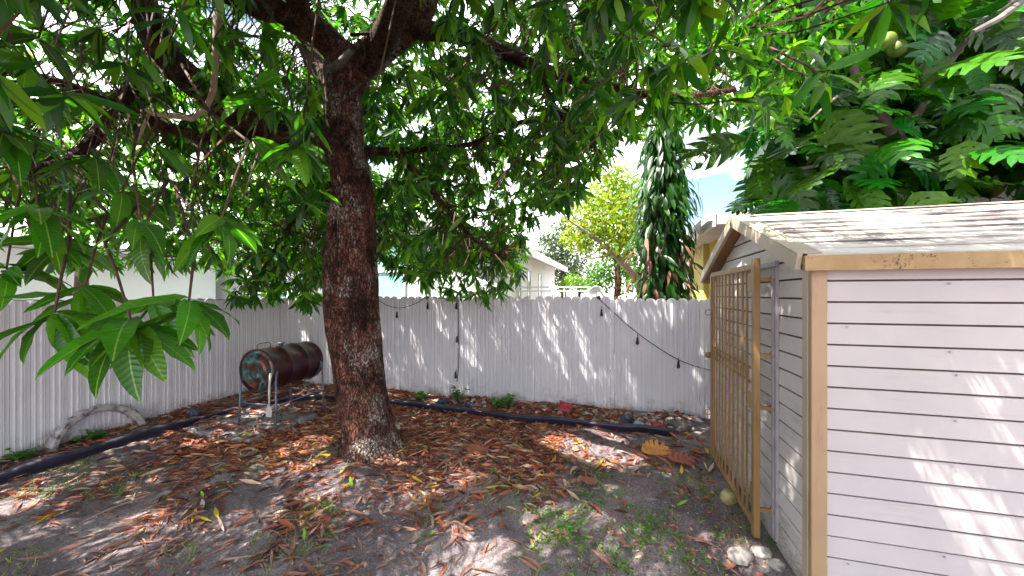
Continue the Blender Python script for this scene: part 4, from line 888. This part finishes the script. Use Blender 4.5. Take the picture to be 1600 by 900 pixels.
def shrub(px_, py_, h, lb):
    p = ground_at(px_, py_); root = thing('weed_plant', lb, 'plant', (p.x, p.y, gz_(p.x, p.y)), 0, 'leafy weeds in the bed along the back fence')
    B_ = []; D_ = []
    st = MB()
    for k in range(7):
        a = random.uniform(0, 6.28); r = random.uniform(.03, .16); tip = Vector((r*math.cos(a), r*math.sin(a), h*random.uniform(.5, 1))); st.tube([(0, 0, -.01), tip*.5 + Vector((0, 0, .02)), tip], [.005, .004, .002], 5)
        for j in range(12):
            t_ = random.uniform(.35, 1); B_.append(tuple(tip*t_)); b_ = random.uniform(0, 6.28); D_.append((math.cos(b_), math.sin(b_), random.uniform(-.3, .6)))
    st.build('stem', M['twig'], root); nB = len(B_)
    tag(link('foliage', scatter_leaves('foliage', np.array(B_), np.array(D_), np.tile([0., 0, 1], (nB, 1)), RNG.uniform(.05, .09, nB), np.full(nB, 1.0), jitter_cols((.07, .22, .025), nB), M['weed'], RND), root), kind='stuff')
for a, b, h, lb in [(658, 630, .17, 'low leafy weed in the bed just right of the trunk'), (716, 634, .27, 'upright leafy weed under the hanging light cable'), (775, 642, .20, 'broad green weed in the bed before the fence middle'), (795, 642, .24, 'taller green weed beside the broad one in the bed'), (32, 722, .12, 'small green weed at the foot of the left fence'), (140, 695, .12, 'little weed growing inside the half-buried tyre')]: shrub(a, b, h, lb)

# ------------------------------------------------------------------ breadfruit tree behind the shed
BTX, BTY = 3.6, 6.6
bread = thing('breadfruit_tree', 'breadfruit tree with large glossy lobed leaves behind the shed', 'tree', (BTX, BTY, 0)); BO = Vector((BTX, BTY, 0))
bl = {
 't': [(Vector((3.6, 6.6, 0)), .17), (Vector((3.62, 6.6, 1.5)), .15), (Vector((3.65, 6.7, 3.0)), .12), (Vector((3.6, 6.8, 4.4)), .08), (Vector((3.5, 6.8, 6.0)), .04)],
 'a': V3([(1510, 300, 5.6, .12), (1440, 250, 5.3, .09), (1400, 215, 5.0, .08), (1370, 170, 4.8, .07), (1345, 130, 4.6, .05), (1300, 40, 4.4, .03)]),
 'b': V3([(1400, 215, 5.0, .06), (1440, 170, 4.8, .05), (1480, 100, 4.5, .045), (1530, 40, 4.3, .04), (1600, -10, 4.2, .03)]),
 'c': V3([(1510, 300, 5.6, .07), (1560, 220, 5.0, .05), (1620, 200, 4.6, .035), (1700, 150, 4.2, .025)]),
 'd': V3([(1440, 250, 5.3, .05), (1340, 240, 5.0, .035), (1270, 260, 4.8, .022), (1200, 270, 4.6, .015)]),
}
for k, pth in bl.items(): organic('trunk' if k == 't' else 'limb', pth, M['grey_bark'], bread, 12, 6, .04, ord(k), 0, BO)
MB().tube([Vector(at(*p)) - BO for p in [(1265, 187, 3.9), (1290, 165, 3.9), (1308, 150, 3.95)]], [.008, .012, .012], 6).build('dead_twig', M['pale_twig'], bread)
MB().tube([Vector(at(*p)) - BO for p in [(1520, 50, 3.7), (1560, 30, 3.7), (1600, 0, 3.8)]], [.02, .03, .03], 8).build('dead_twig', M['grey_bark'], bread)
BL = [lobed(k, .56, M['bread'], random.Random(k).uniform(.3, .9)) for k in range(6)]
nb = 0; bpts = []
while nb < 290:
    a = random.uniform(1130, 1640); b = random.uniform(-50, 345); d = random.uniform(4.0, 5.9)
    p = at(a, b, d)
    if p.z < 2.55: continue
    if b > np.interp(a, [1130, 1160, 1250, 1330, 1720], [60, 320, 325, 325, 325]) : continue
    if a < 1180 and (b < 150 or b > 300 or random.random() < .6): continue
    if a < 1230 and b < 100: continue
    if p.y < 5.3 and p.z < 2.75: continue
    if random.random() < .5 and d > 5.2: continue
    v_ = (p - Vector((3.3, 6.0, 3.4))); v_.z *= .5; out = v_.normalized() + Vector((random.uniform(-.6, .6), random.uniform(-.9, .3), random.uniform(-.9, .1)))
    s = random.uniform(.55, 1.2)
    if random.random() < .6: out = Vector((random.uniform(-1, .8), random.uniform(-.9, .1), random.uniform(-1.4, .1)))
    link('leaf', BL[nb % 6], bread, mtx=frame(p - BO, out, Vector((random.uniform(-.9, .7), -.8 + random.uniform(-.6, .5), .8))) @ Matrix.Scale(s, 4)); nb += 1
bf = blob_mesh('fruit', leaf_mat('green_fruit', (.12, .19, .015), tmix=.02, rough=.5), .09, 2, 3, .02, 1.05)
for p in [(1386, 64, 4.3), (1402, 76, 4.4)]: link('fruit', bf, bread, at(*p) - BO)
# dark mass of further leaves behind
nbk = 1900
pa = np.stack([RNG.uniform(1.6, 7.5, nbk), RNG.uniform(6.2, 9.0, nbk), RNG.uniform(2.4, 7.5, nbk)], 1)
qx, qy, qd = project(pa); pa = pa[(qx > 1190) & (qy < 330)]
nk = len(pa); dk = rnd_unit(nk); dk[:, 2] -= .3
tag(link('rear_foliage', scatter_leaves('rear_foliage', pa - np.array(BO), dk, np.tile([0., -.4, 1], (nk, 1)) + RNG.normal(0, .3, (nk, 3)), RNG.uniform(.5, .8, nk), np.full(nk, 1.0), jitter_cols(None, nk, .4, [(.009, .042, .004), (.014, .055, .005), (.006, .026, .005)]), M['crown'], [lobed(70+k, 1.0, M['bread'], .5, raw=True) for k in range(3)]), bread), kind='stuff')

# ------------------------------------------------------------------ column-shaped tree behind the fence
CB = at(1037, 460, 7.3); CX, CY = CB.x, CB.y
colt = thing('drooping_column_tree', 'narrow column of drooping dark leaves behind the back fence, dead leaves low down', 'tree', (CX, CY, 0))
MB().tube([(0, 0, 0), (.02, 0, 2), (-.02, .02, 4), (0, 0, 5.6)], [.09, .08, .06, .03], 9, .06).build('trunk', M['twig'], colt, True)
tsx = [0, .05, .15, .35, .6, .82, 1]
CLf = [(lambda v, f: (v, f))(*leaf_grid(tsx, [.01, .04, .08, .10, .075, .035, .003], .25, dd, .01, 16, tw_)) for dd, tw_ in ((.3, .2), (.8, -.2), (.5, .4))]
CM = [leafobj(v, f, .40, M['column'], 'leaf') for v, f in CLf]; DM = [leafobj(v, f, .40, M['deadleaf'], 'leaf') for v, f in CLf]
for k in range(296):
    zc = 1.55 + 3.6*(k/296) + random.uniform(-.1, .1); a = random.uniform(0, 2*PI); R = .58*(1 if zc < 3.9 else max(.35, 1 - (zc-3.9)*.5))*random.uniform(.45, 1.1)
    if math.cos(a - math.atan2(-CY, -CX)) < -.4 and random.random() < .6: a += PI
    p = Vector((R*math.cos(a), R*math.sin(a), zc + .2)); dv = Vector((.6*math.cos(a) + random.uniform(-.45, .45), .6*math.sin(a) + random.uniform(-.45, .45), -random.uniform(.2, 1.4)))
    dead = zc < 2.75 and random.random() < .5
    link('leaf', (DM if dead else CM)[k % 3], colt, mtx=frame(p, dv, Vector((math.cos(a), math.sin(a), .6))) @ Matrix.Scale(random.uniform(.7, 1.15), 4))

ni = 1300; za = RNG.uniform(1.5, 5.3, ni); aa = RNG.uniform(0, 2*PI, ni); ra = RNG.uniform(.05, .50, ni)*np.where(za > 4, .75, 1)
tag(link('inner_foliage', scatter_leaves('inner_foliage', np.stack([ra*np.cos(aa), ra*np.sin(aa), za], 1), np.stack([.5*np.cos(aa), .5*np.sin(aa), -RNG.uniform(.5, 1.4, ni)], 1), np.stack([np.cos(aa), np.sin(aa), np.full(ni, .6)], 1), RNG.uniform(.28, .42, ni), np.full(ni, 1.0), jitter_cols((.014, .055, .007), ni), M['crown']), colt), kind='stuff')

# ------------------------------------------------------------------ trees beyond the fences
def far_tree(name, label, base, limbs_, blobs, n, L, pal, mat=M['crown'], bark=M['twig'], group='trees beyond the fence', wd=1.6):
    base = Vector(base); root = thing(name, label, 'tree', base, 0, group)
    for pth in limbs_: organic('trunk' if pth is limbs_[0] else 'limb', pth, bark, root, 9, 5, .04, len(pth), 0, base)
    P = []
    tot = sum(b[1]**2 for b in blobs)
    for c_, r in blobs:
        k = max(10, int(n*r*r/tot)); u = rnd_unit(k)*(RNG.random((k, 1))**.4)*r; u[:, 2] *= .8; P.append(u + np.array(c_))
    P = np.concatenate(P) - np.array(base); k = len(P); d = rnd_unit(k); d[:, 2] -= .5
    tag(link('crown', scatter_leaves('crown', P, d, rnd_unit(k) + np.array([0, 0, .8]), RNG.uniform(.7, 1.3, k)*L, np.full(k, wd), jitter_cols(None, k, .35, pal), mat), root), kind='stuff')
    return root
YG = [(.14, .20, .008), (.20, .23, .008), (.10, .17, .01), (.22, .21, .01)]
yb = []
for (a, b, r) in [(945, 300, .7), (920, 335, .75), (965, 335, .8), (985, 300, .6), (940, 370, .7), (975, 375, .6), (905, 370, .5), (1000, 345, .6), (960, 270, .4)]: yb.append((at(a, b, 9.5 + random.uniform(-.5, .5)), r))
b0 = at(1003, 460, 9.5); b0.z = 0
far_tree('yellow_green_tree', 'airy yellow-green tree with pale forked trunk left of the leafy column', b0, [[(b0, .12), (at(1000, 455, 9.5), .10), (at(985, 425, 9.4), .09), (at(960, 398, 9.3), .07), (at(935, 376, 9.2), .05), (at(905, 355, 9.1), .03), (at(880, 338, 9.0), .015)], V3([(975, 415, 9.4, .05), (980, 385, 9.4, .04), (965, 345, 9.4, .03), (945, 310, 9.4, .02)]), V3([(960, 398, 9.3, .035), (935, 402, 9.2, .025), (912, 405, 9.1, .015)])], yb, 6000, .12, YG, bark=M['pale_twig'])
gb = [(at(a, b, 22), r) for a, b, r in [(878, 365, 1.0), (862, 390, 1.2), (895, 395, 1.3), (872, 420, 1.4), (900, 430, 1.3), (855, 430, .9), (850, 372, .5), (885, 345, .6)]]
b1 = at(880, 460, 22); b1.z = 0
far_tree('grey_green_tree', 'distant grey-green tree rising past the end of the white house', b1, [[(b1, .2), (at(880, 430, 22), .15), (at(878, 380, 22), .06)]], gb, 5000, .20, [(.045, .07, .035), (.06, .085, .042), (.035, .055, .028)])
b2 = at(965, 460, 11.5); b2.z = 0
far_tree('dark_green_tree', 'dark green tree with slim brown trunk below the yellow-green crown', b2, [[(b2, .14), (at(965, 460, 11.5), .12), (at(966, 430, 11.5), .11), (at(960, 395, 11.5), .06)]], [(at(a, b, 11.5 + random.uniform(-.4, .6)), r) for a, b, r in [(950, 415, .6), (985, 410, .6), (935, 425, .5), (970, 390, .6), (1000, 430, .6), (940, 440, .45), (990, 445, .4)]], 2000, .14, [(.03, .09, .01), (.05, .13, .012), (.08, .16, .015)])
b3 = at(905, 460, 13); b3.z = 0
far_tree('low_bush', 'bright yellow-green low bush above the back fence right of the white house', b3, [[(b3, .06), (at(905, 460, 13), .05), (at(905, 445, 13), .03)]], [(at(a, b, 13), r) for a, b, r in [(895, 440, .4), (915, 445, .4), (935, 450, .35), (878, 448, .3)]], 900, .12, [(.12, .2, .015), (.08, .16, .015)])
for i, (x, y, h, r, lb) in enumerate([(-9.3, 1.5, 3.3, 1.3, 'light green tree beyond the left fence near the frame edge'), (-9.6, 4.4, 3.4, 1.4, 'light green tree beyond the left fence behind the tyre'), (-9.0, 7.6, 3.2, 1.3, 'green tree beyond the far corner of the fences')]):
    bs_ = [((x + random.uniform(-1, 1), y + random.uniform(-1, 1), h + random.uniform(-.5, 1.5)), r*random.uniform(.5, .9)) for _ in range(7)]
    far_tree('neighbour_tree', lb, (x, y, 0), [[(Vector((x, y, 0)), .12), (Vector((x+.1, y, 1.8)), .10), (Vector((x, y+.1, h)), .05)]], bs_, 2200, .15, [(.05, .14, .012), (.08, .18, .015), (.035, .10, .012)])

# ------------------------------------------------------------------ neighbouring houses
HX1, HY0, HY1, HZ = -2.55, 8.6, 15.5, 2.95
wh = thing('white_house', 'white stucco neighbour house with teal window behind the back fence', 'house', (-7, HY0, 0)); WO = Vector((-7, HY0, 0))
def hb(par, org, name, mat, *a, bevel=0): m = MB(); m.box(*a); m.v = [tuple(Vector(v) - org) for v in m.v]; return m.build(name, M[mat], par, bevel=bevel)
hb(wh, WO, 'wall', 'white_wall', -14, HX1, HY0, HY1, 0, HZ)
m = MB(); m.prism([(-14, HZ), (HX1, HZ), (-8.2, 4.6)], HY0, HY0+.2, lambda u, v, d: (u, d, v)); m.v = [tuple(Vector(v)-WO) for v in m.v]; m.build('gable', M['white_wall'], wh)
m = MB(); m.prism([(-14.4, HZ-.12), (-14.4, HZ+.06), (-8.2, 4.85), (HX1+.45, HZ+.0), (HX1+.45, HZ-.16), (-8.2, 4.66)], HY0-.35, HY1+.3, lambda u, v, d: (u, d, v)); m.v = [tuple(Vector(v)-WO) for v in m.v]; m.build('roof', M['roof_grey'], wh)
m = MB(); m.prism([(HX1+.455, HZ-.18), (HX1+.455, HZ+.02), (HX1+.50, HZ+.02), (HX1+.50, HZ-.18)], HY0-.36, HY1+.31, lambda u, v, d: (u, d, v)); m.v = [tuple(Vector(v)-WO) for v in m.v]; m.build('fascia', M['white_trim'], wh)
def win_y(par, org, x0, x1, z0, z1, y, glass='glass', mid=True):
    f = hb(par, org, 'window', glass, x0, x1, y-.012, y+.02, z0, z1)
    for b_ in ((x0-.06, x0, z0-.06, z1+.06), (x1, x1+.06, z0-.06, z1+.06), (x0, x1, z0-.06, z0), (x0, x1, z1, z1+.06)): 
        m = MB(); m.box(b_[0], b_[1], y-.05, y+.01, b_[2], b_[3]); m.v = [tuple(Vector(v)-org) for v in m.v]; m.build('frame', M['white_trim'], f)
    if mid: m = MB(); m.box(x0, x1, y-.045, y-.013, (z0+z1)/2-.04, (z0+z1)/2+.04); m.v = [tuple(Vector(v)-org) for v in m.v]; m.build('mullion', M['white_trim'], f)
def xat(px_, y): dx = (px_-800)/FPX; return y*(FWD.x + RGT.x*dx)/(FWD.y + RGT.y*dx)
win_y(wh, WO, xat(560, HY0), xat(631, HY0), 1.75, 3.15, HY0)
win_y(wh, WO, xat(395, HY0), xat(450, HY0), 1.2, 2.6, HY0)
hb(wh, WO, 'pilaster', 'white_trim', xat(664, HY0), xat(670, HY0), HY0-.06, HY0-.002, 0, HZ-.2)
for y, wy in ((9.5, .28), (10.6, .30), (12.2, .34)):
    f = hb(wh, WO, 'window', 'reflected_green', HX1-.01, HX1+.012, y, y+wy, 1.75, 2.5)
    hb(f, WO, 'frame', 'white_trim', HX1+.001, HX1+.03, y-.05, y-.002, 1.7, 2.55); hb(f, WO, 'frame', 'white_trim', HX1+.001, HX1+.03, y+wy+.002, y+wy+.05, 1.7, 2.55)
# white railing beside the house
rl = thing('white_railing', 'white metal railing in front of the white house beyond the fence', 'railing', (-1.6, 9.4, 0))
for k in range(7): m = MB(); m.box(-.9+.3*k-.015, -.9+.3*k+.015, -.015, .015, 0, 1.98 + .0); m.build('post', M['white_trim'], rl)
for z_ in (1.90, 2.0): m = MB(); m.box(-.95, .95, -.02, .02, z_, z_+.035); m.build('rail', M['white_trim'], rl)
lh = thing('long_white_house', 'long low white house beyond the left fence', 'house', (-12, 2, 0)); LO = Vector((-12, 2, 0))
hb(lh, LO, 'wall', 'white_wall', -16, -11.5, -6, 8.2, 0, 2.75)
m = MB(); m.prism([(-16.4, 2.8), (-11.0, 2.76), (-11.0, 2.9), (-13.7, 3.5), (-16.4, 2.95)], -6.4, 8.5, lambda u, v, d: (u, d, v)); m.v = [tuple(Vector(v)-LO) for v in m.v]; m.build('roof', M['roof_grey'], lh)
# yellow house
YX = 2.05; yh = thing('yellow_house', 'yellow stucco house with white eaves behind the shed', 'house', (4, 10, 0)); YO = Vector((4, 10, 0))
hb(yh, YO, 'wall', 'yellow_wall', YX, 9, 7.4, 9.6, 0, 3.05); hb(yh, YO, 'wall', 'cream_wall', YX-.12, 9, 9.61, 15.5, 0, 3.05)
hb(yh, YO, 'downpipe', 'white_trim', YX-.22, YX-.125, 11.75, 11.95, 0, 3.0); hb(yh, YO, 'shutter', 'soffit', YX-.17, YX-.121, 10.95, 11.15, .6, 2.75)
hb(yh, YO, 'panel', 'white_wall', YX-.15, YX-.121, 11.16, 11.7, .6, 2.75)
m = MB(); m.prism([(YX-.45, 3.02), (YX-.45, 3.2), (5.5, 3.5), (9.4, 3.2), (9.4, 3.02)], 7.0, 16, lambda u, v, d: (u, d, v)); m.v = [tuple(Vector(v)-YO) for v in m.v]; m.build('roof', M['roof_grey'], yh)
hb(yh, YO, 'fascia', 'white_trim', YX-.50, YX-.455, 6.98, 16.02, 2.98, 3.22); hb(yh, YO, 'gutter', 'white_trim', YX-.58, YX-.505, 6.98, 16.02, 3.08, 3.20)
# satellite dish and a white garden chair peeping over the fence
dsh = thing('satellite_dish', 'small white satellite dish peeping over the back fence', 'satellite dish', at(932, 500, 7.6))
MB().lathe([(.001, .05), (.09, .04), (.16, .01), (.18, -.02), (.165, -.015), (.09, .02), (.001, .03)], lambda a, r, h: (r*math.cos(a), h, .52 + r*math.sin(a)), 24).build('dish', M['white_trim'], dsh, True)
MB().tube([(0, .06, -1.25), (0, .06, .5)], .025, 8).build('mast', M['steel'], dsh, True)
ch = thing('garden_chair', 'white metal garden chair back showing above the fence', 'chair', (at(985, 460, 8.5).x, at(985, 460, 8.5).y, 0))
MB().tube([(-.28, 0, 0), (-.26, 0, 1.0), (-.24, .05, 1.78), (0, .06, 1.84), (.24, .05, 1.78), (.26, 0, 1.0), (.28, 0, 0)], .02, 7).build('back_frame', M['white_trim'], ch, True)
for k in (-.12, 0, .12): MB().tube([(k, .0, 1.2), (k, .05, 1.8)], .01, 6).build('back_bar', M['white_trim'], ch, True)
MB().box(-.25, .25, -.4, 0, 1.15, 1.19).build('seat', M['white_trim'], ch)
for sx in (-.22, .22): MB().tube([(sx, -.38, 0), (sx, -.38, 1.17)], .016, 7).build('leg', M['white_trim'], ch, True)
